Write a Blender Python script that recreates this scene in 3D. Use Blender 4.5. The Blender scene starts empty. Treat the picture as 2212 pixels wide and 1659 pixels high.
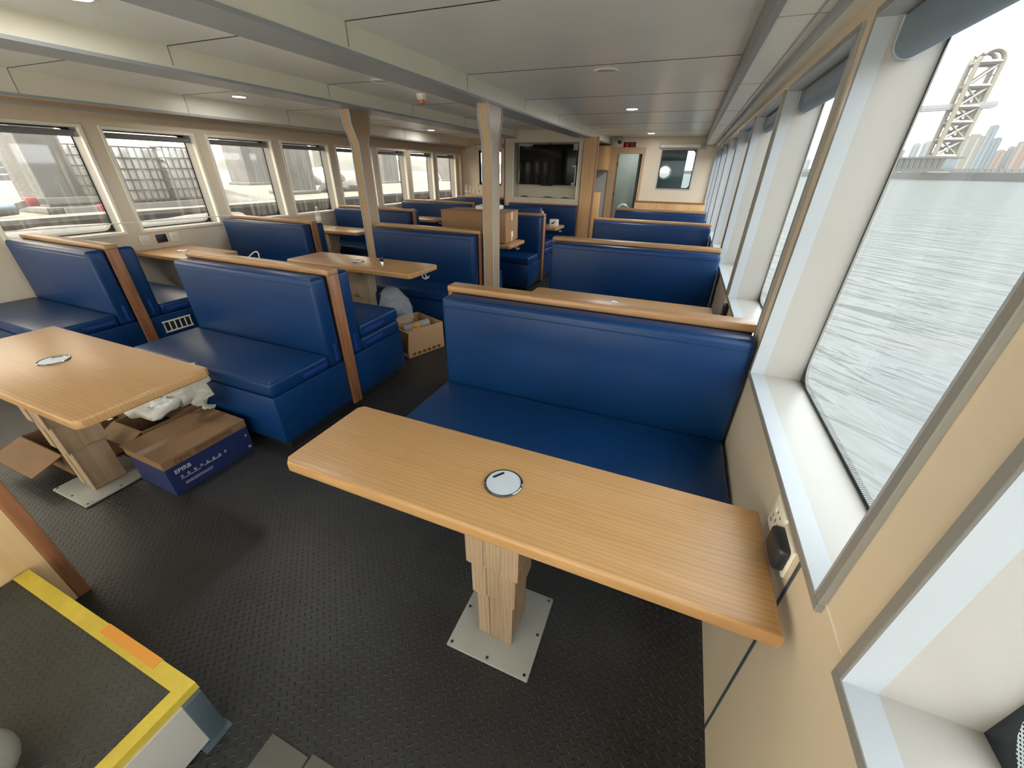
import bpy, bmesh, math, random
from mathutils import Vector, Matrix
random.seed(7)
S = bpy.context.scene
COL = S.collection
PI = math.pi

# ------------------------------------------------------------------ materials
def lin(r, g, b):
    f = lambda c: (c/255)/12.92 if c/255 <= .04045 else ((c/255+.055)/1.055)**2.4
    return (f(r), f(g), f(b), 1)

def newmat(name):
    m = bpy.data.materials.new(name); m.use_nodes = True
    nt = m.node_tree
    for n in list(nt.nodes): nt.nodes.remove(n)
    out = nt.nodes.new('ShaderNodeOutputMaterial')
    return m, nt, out

def nd(nt, t, **kw):
    n = nt.nodes.new('ShaderNode'+t)
    for k, v in kw.items():
        if k in n.inputs: n.inputs[k].default_value = v
        else: setattr(n, k, v)
    return n

def coords(nt, scale=(1, 1, 1), rnd=False):
    tc = nd(nt, 'TexCoord'); mp = nd(nt, 'Mapping'); mp.inputs['Scale'].default_value = scale
    if rnd:
        oi = nd(nt, 'ObjectInfo'); sc = nd(nt, 'VectorMath', operation='SCALE'); sc.inputs['Scale'].default_value = 1
        cb = nd(nt, 'CombineXYZ'); mu = nd(nt, 'Math', operation='MULTIPLY'); mu.inputs[1].default_value = 13.7
        nt.links.new(oi.outputs['Random'], mu.inputs[0])
        for i in range(3): nt.links.new(mu.outputs[0], cb.inputs[i])
        ad = nd(nt, 'VectorMath', operation='ADD')
        nt.links.new(tc.outputs['Object'], ad.inputs[0]); nt.links.new(cb.outputs[0], ad.inputs[1])
        nt.links.new(ad.outputs[0], mp.inputs['Vector'])
    else:
        nt.links.new(tc.outputs['Object'], mp.inputs['Vector'])
    return mp.outputs['Vector']

def plain(name, col, rough=.5, metal=0., spec=.5, var=.06, vscale=3., bump=0., bscale=60., coat=0., trans=0.):
    m, nt, out = newmat(name)
    p = nd(nt, 'BsdfPrincipled'); p.inputs['Roughness'].default_value = rough; p.inputs['Metallic'].default_value = metal
    p.inputs['Specular IOR Level'].default_value = spec; p.inputs['Coat Weight'].default_value = coat
    v = coords(nt)
    n = nd(nt, 'TexNoise'); n.inputs['Scale'].default_value = vscale; n.inputs['Detail'].default_value = 4
    nt.links.new(v, n.inputs['Vector'])
    r = nd(nt, 'ValToRGB')
    r.color_ramp.elements[0].position = .3; r.color_ramp.elements[1].position = .7
    r.color_ramp.elements[0].color = [c*(1-var) for c in col[:3]]+[1]
    r.color_ramp.elements[1].color = [min(1, c*(1+var)) for c in col[:3]]+[1]
    nt.links.new(n.outputs['Fac'], r.inputs['Fac']); nt.links.new(r.outputs['Color'], p.inputs['Base Color'])
    if bump:
        n2 = nd(nt, 'TexNoise'); n2.inputs['Scale'].default_value = bscale; n2.inputs['Detail'].default_value = 5
        nt.links.new(v, n2.inputs['Vector'])
        b = nd(nt, 'Bump'); b.inputs['Strength'].default_value = bump; b.inputs['Distance'].default_value = .01
        nt.links.new(n2.outputs['Fac'], b.inputs['Height']); nt.links.new(b.outputs['Normal'], p.inputs['Normal'])
    nt.links.new(p.outputs[0], out.inputs['Surface'])
    return m

def wood(name, c1, c2, axis='x', rough=.4, scale=1., contrast=1.):
    m, nt, out = newmat(name)
    p = nd(nt, 'BsdfPrincipled'); p.inputs['Roughness'].default_value = rough
    p.inputs['Specular IOR Level'].default_value = .4
    st = {'x': (1.1, 14, 14), 'y': (14, 1.1, 14), 'z': (14, 14, 1.1)}[axis]
    v = coords(nt, tuple(s*scale for s in st), rnd=True)
    n1 = nd(nt, 'TexNoise'); n1.inputs['Scale'].default_value = .7; n1.inputs['Detail'].default_value = 3
    nt.links.new(v, n1.inputs['Vector'])
    w = nd(nt, 'TexWave', wave_type='BANDS', bands_direction={'x': 'Y', 'y': 'X', 'z': 'X'}[axis])
    w.inputs['Scale'].default_value = 1.6; w.inputs['Distortion'].default_value = 9; w.inputs['Detail'].default_value = 3
    w.inputs['Detail Scale'].default_value = .8
    nt.links.new(v, w.inputs['Vector'])
    n2 = nd(nt, 'TexNoise'); n2.inputs['Scale'].default_value = 5.; n2.inputs['Detail'].default_value = 6
    nt.links.new(v, n2.inputs['Vector'])
    mx = nd(nt, 'Mix'); mx.data_type = 'FLOAT'; mx.inputs[0].default_value = .6
    nt.links.new(w.outputs['Fac'], mx.inputs[2]); nt.links.new(n2.outputs['Fac'], mx.inputs[3])
    mx2 = nd(nt, 'Mix'); mx2.data_type = 'FLOAT'; mx2.inputs[0].default_value = .45
    nt.links.new(mx.outputs[0], mx2.inputs[2]); nt.links.new(n1.outputs['Fac'], mx2.inputs[3])
    r = nd(nt, 'ValToRGB'); h = .28/contrast
    r.color_ramp.elements[0].position = .5-h; r.color_ramp.elements[1].position = .5+h
    r.color_ramp.elements[0].color = c2; r.color_ramp.elements[1].color = c1
    nt.links.new(mx2.outputs[0], r.inputs['Fac']); nt.links.new(r.outputs['Color'], p.inputs['Base Color'])
    b = nd(nt, 'Bump'); b.inputs['Strength'].default_value = .07; b.inputs['Distance'].default_value = .002
    nt.links.new(mx.outputs[0], b.inputs['Height']); nt.links.new(b.outputs['Normal'], p.inputs['Normal'])
    nt.links.new(p.outputs[0], out.inputs['Surface'])
    return m

def emit(name, col, s):
    m, nt, out = newmat(name)
    e = nd(nt, 'Emission'); e.inputs['Color'].default_value = col; e.inputs['Strength'].default_value = s
    nt.links.new(e.outputs[0], out.inputs['Surface']); return m

def glass(name, tint, gloss=.06, dirt=0., dscale=(30, 30, 2)):
    m, nt, out = newmat(name)
    t = nd(nt, 'BsdfTransparent'); t.inputs['Color'].default_value = tint
    g = nd(nt, 'BsdfGlossy'); g.inputs['Roughness'].default_value = .03
    mx = nd(nt, 'MixShader'); mx.inputs[0].default_value = gloss
    nt.links.new(t.outputs[0], mx.inputs[1]); nt.links.new(g.outputs[0], mx.inputs[2])
    last = mx.outputs[0]
    if dirt:
        v = coords(nt, dscale)
        n = nd(nt, 'TexNoise'); n.inputs['Scale'].default_value = 1.; n.inputs['Detail'].default_value = 6
        nt.links.new(v, n.inputs['Vector'])
        r = nd(nt, 'ValToRGB'); r.color_ramp.elements[0].position = .52; r.color_ramp.elements[1].position = .75
        r.color_ramp.elements[0].color = (.03, .03, .03, 1); r.color_ramp.elements[1].color = (dirt, dirt, dirt, 1)
        nt.links.new(n.outputs['Fac'], r.inputs['Fac'])
        tl = nd(nt, 'BsdfTranslucent'); tl.inputs['Color'].default_value = (.9, .9, .9, 1)
        m2 = nd(nt, 'MixShader')
        nt.links.new(r.outputs['Color'], m2.inputs[0]); nt.links.new(last, m2.inputs[1]); nt.links.new(tl.outputs[0], m2.inputs[2])
        last = m2.outputs[0]
    nt.links.new(last, out.inputs['Surface']); return m

def tread(name, col, col2, cell=.02, rough=.5):
    m, nt, out = newmat(name)
    p = nd(nt, 'BsdfPrincipled'); p.inputs['Roughness'].default_value = rough; p.inputs['Specular IOR Level'].default_value = .45
    tc = nd(nt, 'TexCoord'); mp = nd(nt, 'Mapping')
    mp.inputs['Rotation'].default_value = (0, 0, PI/4); mp.inputs['Scale'].default_value = (1/cell,)*3
    nt.links.new(tc.outputs['Object'], mp.inputs['Vector'])
    sx = nd(nt, 'SeparateXYZ'); nt.links.new(mp.outputs[0], sx.inputs[0])
    def M(op, a, b=None, c=None):
        n = nd(nt, 'Math', operation=op)
        for i, q in enumerate((a, b, c)):
            if q is None: continue
            if isinstance(q, (int, float)): n.inputs[i].default_value = q
            else: nt.links.new(q, n.inputs[i])
        return n.outputs[0]
    fx, fy = M('FLOOR', sx.outputs[0]), M('FLOOR', sx.outputs[1])
    u, v = M('SUBTRACT', M('FRACT', sx.outputs[0]), .5), M('SUBTRACT', M('FRACT', sx.outputs[1]), .5)
    par = M('ABSOLUTE', M('MODULO', M('ADD', fx, fy), 2))
    inv = M('SUBTRACT', 1, par)
    a = M('ADD', M('MULTIPLY', u, par), M('MULTIPLY', v, inv))
    b = M('ADD', M('MULTIPLY', v, par), M('MULTIPLY', u, inv))
    d = M('ADD', M('ABSOLUTE', M('DIVIDE', a, .50)), M('ABSOLUTE', M('DIVIDE', b, .17)))
    h = nd(nt, 'MapRange', interpolation_type='SMOOTHSTEP'); h.inputs['From Min'].default_value = 1.05; h.inputs['From Max'].default_value = .45
    nt.links.new(d, h.inputs['Value'])
    bu = nd(nt, 'Bump'); bu.inputs['Strength'].default_value = .75; bu.inputs['Distance'].default_value = .0035
    nt.links.new(h.outputs[0], bu.inputs['Height'])
    n = nd(nt, 'TexNoise'); n.inputs['Scale'].default_value = 3; n.inputs['Detail'].default_value = 5
    nt.links.new(tc.outputs['Object'], n.inputs['Vector'])
    r = nd(nt, 'ValToRGB'); r.color_ramp.elements[0].position = .35; r.color_ramp.elements[1].position = .7
    r.color_ramp.elements[0].color = col; r.color_ramp.elements[1].color = col2
    nt.links.new(n.outputs['Fac'], r.inputs['Fac']); nt.links.new(r.outputs['Color'], p.inputs['Base Color'])
    nt.links.new(bu.outputs['Normal'], p.inputs['Normal'])
    nt.links.new(p.outputs[0], out.inputs['Surface']); return m

def vinyl(name, col, rough=.36):
    return plain(name, col, rough, var=.08, vscale=2.5, bump=.10, bscale=9., spec=.28)

def water_mat():
    m, nt, out = newmat('river_water')
    d = nd(nt, 'BsdfDiffuse'); d.inputs['Color'].default_value = (.033, .037, .0365, 1)
    g = nd(nt, 'BsdfGlossy'); g.inputs['Roughness'].default_value = .12
    tc = nd(nt, 'TexCoord'); mp = nd(nt, 'Mapping'); mp.inputs['Scale'].default_value = (.55, 1.7, 1)
    m0 = nd(nt, 'Mapping'); m0.inputs['Rotation'].default_value = (0, 0, .85)
    nt.links.new(tc.outputs['Object'], m0.inputs['Vector']); nt.links.new(m0.outputs[0], mp.inputs['Vector'])
    n1 = nd(nt, 'TexNoise'); n1.inputs['Scale'].default_value = .9; n1.inputs['Detail'].default_value = 3.5; n1.inputs['Roughness'].default_value = .48; n1.inputs['Distortion'].default_value = .5
    nt.links.new(mp.outputs[0], n1.inputs['Vector'])
    b = nd(nt, 'Bump'); b.inputs['Strength'].default_value = .8; b.inputs['Distance'].default_value = .5
    nt.links.new(n1.outputs['Fac'], b.inputs['Height'])
    for q in (d, g): nt.links.new(b.outputs['Normal'], q.inputs['Normal'])
    lw = nd(nt, 'LayerWeight'); lw.inputs['Blend'].default_value = .5; nt.links.new(b.outputs['Normal'], lw.inputs['Normal'])
    mr = nd(nt, 'MapRange'); mr.inputs['To Min'].default_value = .012; mr.inputs['To Max'].default_value = .10
    nt.links.new(lw.outputs['Facing'], mr.inputs['Value'])
    mx = nd(nt, 'MixShader'); nt.links.new(mr.outputs[0], mx.inputs[0]); nt.links.new(d.outputs[0], mx.inputs[1]); nt.links.new(g.outputs[0], mx.inputs[2])
    nt.links.new(mx.outputs[0], out.inputs['Surface']); return m

def film(name, col, alpha, rough=.15):
    m, nt, out = newmat(name)
    t = nd(nt, 'BsdfTransparent'); p = nd(nt, 'BsdfPrincipled'); p.inputs['Base Color'].default_value = col
    p.inputs['Roughness'].default_value = rough
    mx = nd(nt, 'MixShader'); mx.inputs[0].default_value = alpha
    nt.links.new(t.outputs[0], mx.inputs[1]); nt.links.new(p.outputs[0], mx.inputs[2])
    nt.links.new(mx.outputs[0], out.inputs['Surface']); return m

def frit_dot_mat():
    m, nt, out = newmat('frit_dots')
    tc = nd(nt, 'TexCoord'); mp = nd(nt, 'Mapping'); mp.inputs['Rotation'].default_value = (PI/4, 0, 0); mp.inputs['Scale'].default_value = (0, 190, 190)
    nt.links.new(tc.outputs['Object'], mp.inputs['Vector'])
    sn = nd(nt, 'SeparateXYZ'); nt.links.new(mp.outputs[0], sn.inputs[0])
    def M(op, a, b):
        n = nd(nt, 'Math', operation=op)
        for i, q in enumerate((a, b)):
            if isinstance(q, (int, float)): n.inputs[i].default_value = q
            else: nt.links.new(q, n.inputs[i])
        return n.outputs[0]
    fy = M('SUBTRACT', M('FRACT', sn.outputs[1], 0), .5); fz = M('SUBTRACT', M('FRACT', sn.outputs[2], 0), .5)
    d = M('ADD', M('MULTIPLY', fy, fy), M('MULTIPLY', fz, fz))
    f = M('LESS_THAN', d, .09)
    t = nd(nt, 'BsdfTransparent'); p = nd(nt, 'BsdfPrincipled'); p.inputs['Base Color'].default_value = lin(28, 40, 48)
    mx = nd(nt, 'MixShader'); nt.links.new(f, mx.inputs[0]); nt.links.new(t.outputs[0], mx.inputs[1]); nt.links.new(p.outputs[0], mx.inputs[2])
    nt.links.new(mx.outputs[0], out.inputs['Surface']); return m

def brush(name, col, rough=.3, metal=1.):
    return plain(name, col, rough, metal, var=.05, vscale=8)

MT = dict(
    floor=tread('rubber_tread_floor', lin(36, 36, 36), lin(45, 46, 46), .023, .44),
    step=tread('rubber_tread_step', lin(50, 50, 45), lin(60, 62, 56)),
    plate=plain('floor_hatch_paint', lin(82, 80, 74), .55),
    wall=plain('beige_laminate', lin(219, 204, 181), .36, var=.02), kraft_b=plain('warm_kraft_cardboard', lin(156, 116, 80), .75, var=.06), tvw=plain('beige_grey_panel', lin(206, 196, 174), .4, var=.02), tan=plain('tan_column_laminate', lin(186, 156, 120), .36, var=.03),
    cream=plain('cream_panel', lin(240, 235, 220), .38, var=.02),
    reveal=plain('offwhite_reveal', lin(163, 159, 153), .35, var=.02),
    alu=plain('aluminium_trim', lin(166, 171, 176), .4, .0, var=.03),
    alud=plain('dull_metal_trim', lin(140, 139, 136), .42, .0, var=.03),
    ceil=plain('grey_ceiling_panel', lin(236, 236, 231), .30, .0, var=.03, spec=.9),
    seam=plain('dark_seam', lin(48, 47, 45), .8), joint=plain('panel_joint', lin(150, 146, 132), .6),
    beam=plain('beam_cream_panel', lin(242, 239, 222), .36, var=.03),
    blue=vinyl('blue_vinyl', lin(9, 47, 91)),
    bluez=plain('royal_blue_lining', lin(14, 46, 124), .55, bump=.3, bscale=40),
    black=plain('black_plinth', lin(22, 22, 24), .6),
    oak=wood('ash_tabletop', lin(188, 150, 104), lin(160, 118, 72), 'x', .33, contrast=.8),
    cap=wood('ash_caprail', lin(174, 136, 96), lin(142, 102, 66), 'x', .35),
    strip=wood('walnut_strip', lin(164, 112, 76), lin(112, 70, 46), 'z', .42, contrast=1.3),
    grey_oak=wood('grey_oak_pedestal', lin(176, 152, 124), lin(140, 118, 94), 'z', .5),
    pale_oak=wood('pale_oak_panel', lin(240, 204, 152), lin(218, 178, 124), 'z', .42, .6),
    plywood=wood('light_oak_panel', lin(254, 206, 147), lin(184, 142, 94), 'z', .42, .6),
    plate_m=plain('painted_steel_plate', lin(150, 150, 144), .45, .2),
    screw=brush('screw_steel', lin(90, 90, 88), .4),
    disc=brush('brushed_aluminium_lid', lin(205, 214, 224), .42, .35),
    chrome=brush('chrome_ring', lin(225, 228, 230), .08),
    ringm=brush('dark_chrome_ring', lin(120, 126, 132), .12),
    sackg=plain('grey_cloth', lin(132, 132, 122), .85, bump=.3, bscale=30),
    dark=plain('dark_slot', lin(40, 44, 50), .4),
    plastic_w=plain('white_plastic', lin(232, 228, 218), .35, var=.02),
    plastic_b=plain('black_plastic', lin(38, 42, 48), .35),
    pane=glass('window_glass', (.95, .97, .97, 1), .05, 0.05, (6, 26, 1.6)),
    pane_c=glass('clean_bulkhead_glass', (.86, .94, .95, 1), .012),
    pane_d=glass('dirty_window_glass', (.96, .96, .94, 1), .05, .09, (20, 26, 1.5)),
    frit=plain('black_glass_frit', lin(30, 42, 50), .25),
    fritd=frit_dot_mat(),
    blind=plain('grey_blue_blind', lin(120, 136, 150), .55), blind_g=plain('grey_blind', lin(118, 118, 120), .55),
    kraft=plain('kraft_cardboard', lin(122, 92, 62), .75, var=.08, vscale=5, bump=.05),
    kraft_d=plain('kraft_cardboard_inner', lin(95, 71, 49), .8, var=.08),
    kraft_l=plain('kraft_cardboard_pale', lin(192, 150, 108), .75, var=.06),
    bluebox=plain('printed_blue_cardboard', lin(26, 38, 82), .5),
    ink=plain('brown_ink', lin(84, 50, 22), .7),
    inkw=plain('white_ink', lin(176, 168, 178), .7),
    tape=plain('brown_tape', lin(112, 78, 48), .25),
    yellow=plain('yellow_nosing', lin(196, 172, 62), .5, var=.12, vscale=14, bump=.2, bscale=80),
    orange=plain('orange_paint', lin(210, 142, 52), .5),
    steel_panel=plain('grey_white_panel', lin(186, 183, 176), .35, var=.03),
    corner=plain('blue_grey_corner_trim', lin(86, 98, 106), .4, .3),
    screen=plain('black_screen', lin(8, 9, 10), .06, spec=.12, var=0),
    bezel=plain('screen_bezel', lin(20, 20, 22), .3),
    foil=film('crumpled_protective_film', (.8, .8, .75, 1), .45),
    bag=film('clear_plastic_bag', (.62, .65, .68, 1), .30, .15),
    bottle=film('clear_bottle_plastic', (.9, .93, .95, 1), .22, .05),
    paper=plain('white_paper', lin(220, 218, 208), .7, bump=.3, bscale=20),
    concrete=plain('weathered_concrete', lin(87, 86, 85), .85, var=.18, vscale=3, bump=.5, bscale=25),
    concrete_d=plain('dark_concrete', lin(72, 71, 68), .9, var=.25, vscale=2, bump=.6, bscale=14),
    sand=plain('sandy_ground', lin(78, 71, 60), .9, var=.14, vscale=.8, bump=.5, bscale=6),
    tote=plain('translucent_white_tank', lin(153, 154, 154), .4, var=.04),
    cage=plain('galvanised_cage', lin(61, 62, 64), .4, .5),
    hill=plain('hazy_hill', lin(58, 59, 56), .95, var=.12, vscale=.15),
    tarp=plain('grey_white_tarp', lin(103, 105, 103), .6, bump=.5, bscale=5),
    red=plain('red_band', lin(120, 36, 42), .5),
    rope=plain('white_webbing', lin(105, 104, 102), .7),
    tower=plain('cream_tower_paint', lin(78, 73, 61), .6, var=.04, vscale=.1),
    haze1=plain('hazy_blue_facade', lin(64, 77, 85), .6, vscale=.05),  # distance haze is put into these facade colours
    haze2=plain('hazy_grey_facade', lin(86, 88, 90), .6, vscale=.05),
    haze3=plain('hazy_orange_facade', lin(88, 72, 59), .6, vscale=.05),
    bank=plain('grey_quay_wall', lin(49, 52, 52), .8, vscale=.1),
    pavglass=plain('pavilion_glass', lin(39, 50, 52), .2, vscale=.2),
    teal=plain('dark_teal_bulkhead', lin(24, 48, 54), .3),
    wc=plain('grey_green_partition', lin(158, 168, 158), .35),
    ceramic=plain('white_ceramic', lin(236, 236, 230), .12),
    red_led=emit('red_pictogram', lin(250, 60, 50), .05),
    lamp=emit('lit_downlight', (.95, .98, 1, 1), 9.),
    lampoff=plain('unlit_diffuser', lin(198, 198, 192), .4),
    det=plain('detector_orange', lin(220, 120, 70), .4),
    water=water_mat(),
)

# ------------------------------------------------------------------ mesh builder
class MB:
    def __init__(s): s.bm = bmesh.new()
    def _mi(s, faces, mi):
        for f in faces: f.material_index = mi
    def box(s, x0, x1, y0, y1, z0, z1, mi=0, bv=0., seg=2, M=None):
        r = bmesh.ops.create_cube(s.bm, size=1)
        vs = r['verts']
        for v in vs:
            v.co = Vector((x0+(v.co.x+.5)*(x1-x0), y0+(v.co.y+.5)*(y1-y0), z0+(v.co.z+.5)*(z1-z0)))
        fs = list({f for v in vs for f in v.link_faces}); s._mi(fs, mi)
        if bv:
            es = list({e for v in vs for e in v.link_edges})
            q = bmesh.ops.bevel(s.bm, geom=es, offset=bv, segments=seg, profile=.5, affect='EDGES')
            s._mi(q['faces'], mi); vs = list({v for f in fs if f.is_valid for v in f.verts} | set(q['verts']))
        if M is not None:
            for v in vs: v.co = M @ v.co
        return s
    def poly(s, pts, mi=0):
        f = s.bm.faces.new([s.bm.verts.new(p) for p in pts]); f.material_index = mi; return s
    def prism(s, pts, axis, a, b, mi=0):
        # pts: 2-D outline; axis 'x': (y,z), 'y': (x,z), 'z': (x,y)
        def mk(p, t):
            return {'x': (t, p[0], p[1]), 'y': (p[0], t, p[1]), 'z': (p[0], p[1], t)}[axis]
        A = [s.bm.verts.new(mk(p, a)) for p in pts]; B = [s.bm.verts.new(mk(p, b)) for p in pts]
        n = len(pts); fs = [s.bm.faces.new(A), s.bm.faces.new(B[::-1])]
        for i in range(n): fs.append(s.bm.faces.new((A[i], B[i], B[(i+1) % n], A[(i+1) % n])))
        s._mi(fs, mi); return s
    def tube(s, pts, r, n=8, mi=0, closed=False):
        pts = [Vector(p) for p in pts]; rings = []
        for i, p in enumerate(pts):
            if closed: d = pts[(i+1) % len(pts)]-pts[i-1]
            else: d = pts[min(i+1, len(pts)-1)]-pts[max(i-1, 0)]
            d.normalize()
            up = Vector((0, 0, 1)) if abs(d.z) < .9 else Vector((1, 0, 0))
            a = d.cross(up).normalized(); b = d.cross(a)
            rr = r[i] if isinstance(r, (list, tuple)) else r
            rings.append([s.bm.verts.new(p+a*math.cos(t*2*PI/n)*rr+b*math.sin(t*2*PI/n)*rr) for t in range(n)])
        m = len(rings)
        for i in range(m if closed else m-1):
            A, B = rings[i], rings[(i+1) % m]
            for k in range(n):
                f = s.bm.faces.new((A[k], A[(k+1) % n], B[(k+1) % n], B[k])); f.material_index = mi
        if not closed:
            for q in (rings[0][::-1], rings[-1]):
                f = s.bm.faces.new(q); f.material_index = mi
        return s
    def lathe(s, prof, c=(0, 0, 0), n=32, mi=0, axis='z'):
        rings = []
        for (r, h) in prof:
            if r < 1e-6: rings.append([s.bm.verts.new((0, 0, h))])
            else: rings.append([s.bm.verts.new((r*math.cos(t*2*PI/n), r*math.sin(t*2*PI/n), h)) for t in range(n)])
        for i in range(len(rings)-1):
            A, B = rings[i], rings[i+1]
            for k in range(n):
                a0, a1, b0, b1 = A[k % len(A)], A[(k+1) % n % len(A)], B[k % len(B)], B[(k+1) % n % len(B)]
                vs = []
                for v in (a0, a1, b1, b0):
                    if v not in vs: vs.append(v)
                if len(vs) >= 3: s.bm.faces.new(vs).material_index = mi
        for q in rings:
            for v in q:
                x, y, z = v.co
                v.co = {'z': (x, y, z), 'x': (z, x, y), 'y': (x, z, y)}[axis]
                v.co = v.co+Vector(c)
        return s
    def sphere(s, c, r, mi=0, sc=(1, 1, 1), n=12):
        q = bmesh.ops.create_uvsphere(s.bm, u_segments=n*2, v_segments=n, radius=r)
        for v in q['verts']:
            v.co = Vector((v.co.x*sc[0], v.co.y*sc[1], v.co.z*sc[2]))+Vector(c)
        s._mi({f for v in q['verts'] for f in v.link_faces}, mi); return s
    def jitter(s, amp, scale=6, seed=0):
        from mathutils import noise
        for v in s.bm.verts:
            v.co += noise.noise_vector(v.co*scale+Vector((seed, seed*2, 0)))*amp
        return s
    def mesh(s, name, mats, sharp=35):
        bmesh.ops.recalc_face_normals(s.bm, faces=s.bm.faces[:])
        me = bpy.data.meshes.new(name); s.bm.to_mesh(me); s.bm.free()
        for m in (mats if isinstance(mats, (list, tuple)) else [mats]): me.materials.append(MT[m])
        me.polygons.foreach_set('use_smooth', [True]*len(me.polygons))
        me.set_sharp_from_angle(angle=math.radians(sharp))
        return me

def ob(name, me, parent=None, loc=(0, 0, 0), rot=None, label=None):
    o = bpy.data.objects.new(name, me); COL.objects.link(o)
    o.parent = parent; o.location = loc
    if rot: o.rotation_euler = rot
    if label: o['label'] = label
    return o

def part(name, mb, mats, parent, loc=(0, 0, 0), rot=None, label=None):
    return ob(name, mb.mesh(name, mats), parent, loc, rot, label)

def tag(o, label, cat, group=None, kind=None):
    if label: o['label'] = label
    if cat: o['category'] = cat
    if group: o['group'] = group
    if kind: o['kind'] = kind
    return o

def thing(name, label, cat, loc=(0, 0, 0), rz=0., group=None):
    o = bpy.data.objects.new(name, None); COL.objects.link(o); o.empty_display_size = .1
    o.location = loc; o.rotation_euler = (0, 0, rz)
    return tag(o, label, cat, group)

def single(name, mb, mats, label, cat, loc=(0, 0, 0), rot=None, group=None):
    o = ob(name, mb.mesh(name, mats), None, loc, rot)
    return tag(o, label, cat, group)

def struct(name, mb, mats, label, cat='wall', loc=(0, 0, 0)):
    o = ob(name, mb.mesh(name, mats), None, loc)
    o['label'] = label; o['category'] = cat; o['kind'] = 'structure'
    return o

def dup(root, loc, rz=0., label=None, group=None):
    def cp(o, parent):
        c = o.copy(); COL.objects.link(c); c.parent = parent
        for ch in kids.get(o.name, []): cp(ch, c)
        return c
    kids = {}
    for o in bpy.data.objects:
        if o.parent: kids.setdefault(o.parent.name, []).append(o)
    r = cp(root, None); r.location = loc; r.rotation_euler = (0, 0, rz)
    if label: r['label'] = label
    if group: r['group'] = group
    return r

# ------------------------------------------------------------------ setting
XS, XP = .40, -5.52             # inner faces of the starboard and port walls
YB, YF = -2.2, 10.1             # back and far bulkheads
ZC = 2.25
TH = .172

floor_mb = MB().box(XP-.2, XS+.2, YB-.1, YF+1.4, -.08, 0)
struct('floor', floor_mb, 'floor', 'dark grey diamond tread rubber deck floor of the cabin', 'floor')

# ceiling: three bays of panels with open seams over a dark backing
SEAMS = [-2.2, -1.86, -.54, .78, 2.10, 3.42, 4.73, 6.04, 7.36, 8.67, 9.98, 11.3]
cb = MB()
for (x0, x1) in ((-1.9, .16), (-3.32, -1.95), (XP+.25, -3.38)):
    for a, b in zip(SEAMS[:-1], SEAMS[1:]):
        cb.box(x0, x1, a+.004, b-.004, ZC, ZC+.02, 0)
    for b_ in SEAMS[1:-1]: cb.box(x0, x1, b_-.0045, b_+.0045, ZC-.0012, ZC+.01, 1)
    for x in (x0+.004, x1-.004): cb.box(x-.004, x+.004, YB, YF, ZC-.0012, ZC+.01, 1)
cb.box(XP-.3, XS+.3, YB-.2, YF+1.5, ZC+.02, ZC+.08, 1)
struct('ceiling', cb, ['ceil', 'seam'], 'satin grey metal panel ceiling with thin dark seams', 'ceiling')

def seam_cuts(mb, x, y0, y1, z0, z1, mi, t=.0015, out=1):
    for s in SEAMS:
        if y0 < s < y1: mb.box(min(x, x+out*t), max(x, x+out*t), s-.003, s+.003, z0, z1, mi)

# longitudinal beams
for nm, xl, xr, lab in (('ceiling_beam', -2.05, -1.79, 'cream clad ceiling beam above the centre aisle, nearer the right side windows'),
                        ('ceiling_beam', -3.50, -3.22, 'cream clad ceiling beam nearer the port windows')):
    b = MB().box(xl, xr, YB, 8.06 if xl < -3 else YF, 2.135, ZC+.005, 0)
    seam_cuts(b, xr, YB, YF-.2, 2.15, ZC, 2)
    seam_cuts(b, xl, YB, YF-.2, 2.15, ZC, 2, out=-1)
    b.box(xl-.006, xr+.008, YB, 8.06 if xl < -3 else YF, 2.118, 2.137, 1)
    struct(nm, b, ['beam', 'alu', 'joint'], lab, 'beam')

# starboard ceiling trunk and port ceiling trunk
b = MB().box(.175, XS, YB, YF, 2.10, ZC+.02, 0)
b.box(.150, .178, YB, YF, 2.092, ZC+.01, 1)
b.box(.30, .304, YB, YF, 2.092, 2.10, 2)
b.box(.345, XS, YB, YF, 2.055, 2.10, 0)
b.box(.338, .346, YB, YF, 2.050, 2.10, 2)
for s in SEAMS:
    if s < YF: b.box(.18, .34, s-.002, s+.002, 2.0985, 2.10, 3)
struct('trim_1', b, ['cream', 'alud', 'alu', 'joint'], 'boxed cream cornice running above the right side windows', 'cornice')
b = MB().box(XP, -5.24, YB, YF, 2.07, ZC+.02, 0)
b.box(-5.245, -5.232, YB, YF, 2.062, 2.085, 1)
seam_cuts(b, -5.24, YB, YF, 2.085, ZC, 3)
b.box(XP, -5.40, YB, YF, 2.03, 2.07, 2)
b.box(-5.41, -5.395, YB, YF, 2.022, 2.04, 1)
struct('trim_2', b, ['cream', 'alu', 'tan', 'joint'], 'boxed cream cornice running above the port windows', 'cornice')

# walls with window openings
SW = [(.655+1.19*k, 1.69+1.19*k) for k in range(-2, 8)]
SW = [(a, min(b, YF-.08)) for a, b in SW if a < YF-.2]
SZ0, SZ1 = .878, 1.985
PW = [(1.655+1.0335*k, 1.655+1.0335*k+.86) for k in range(-3, 9)]
PW = [(a, min(b, YF-.08)) for a, b in PW if a < YF-.15]
PZ0, PZ1 = .945, 1.895

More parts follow.
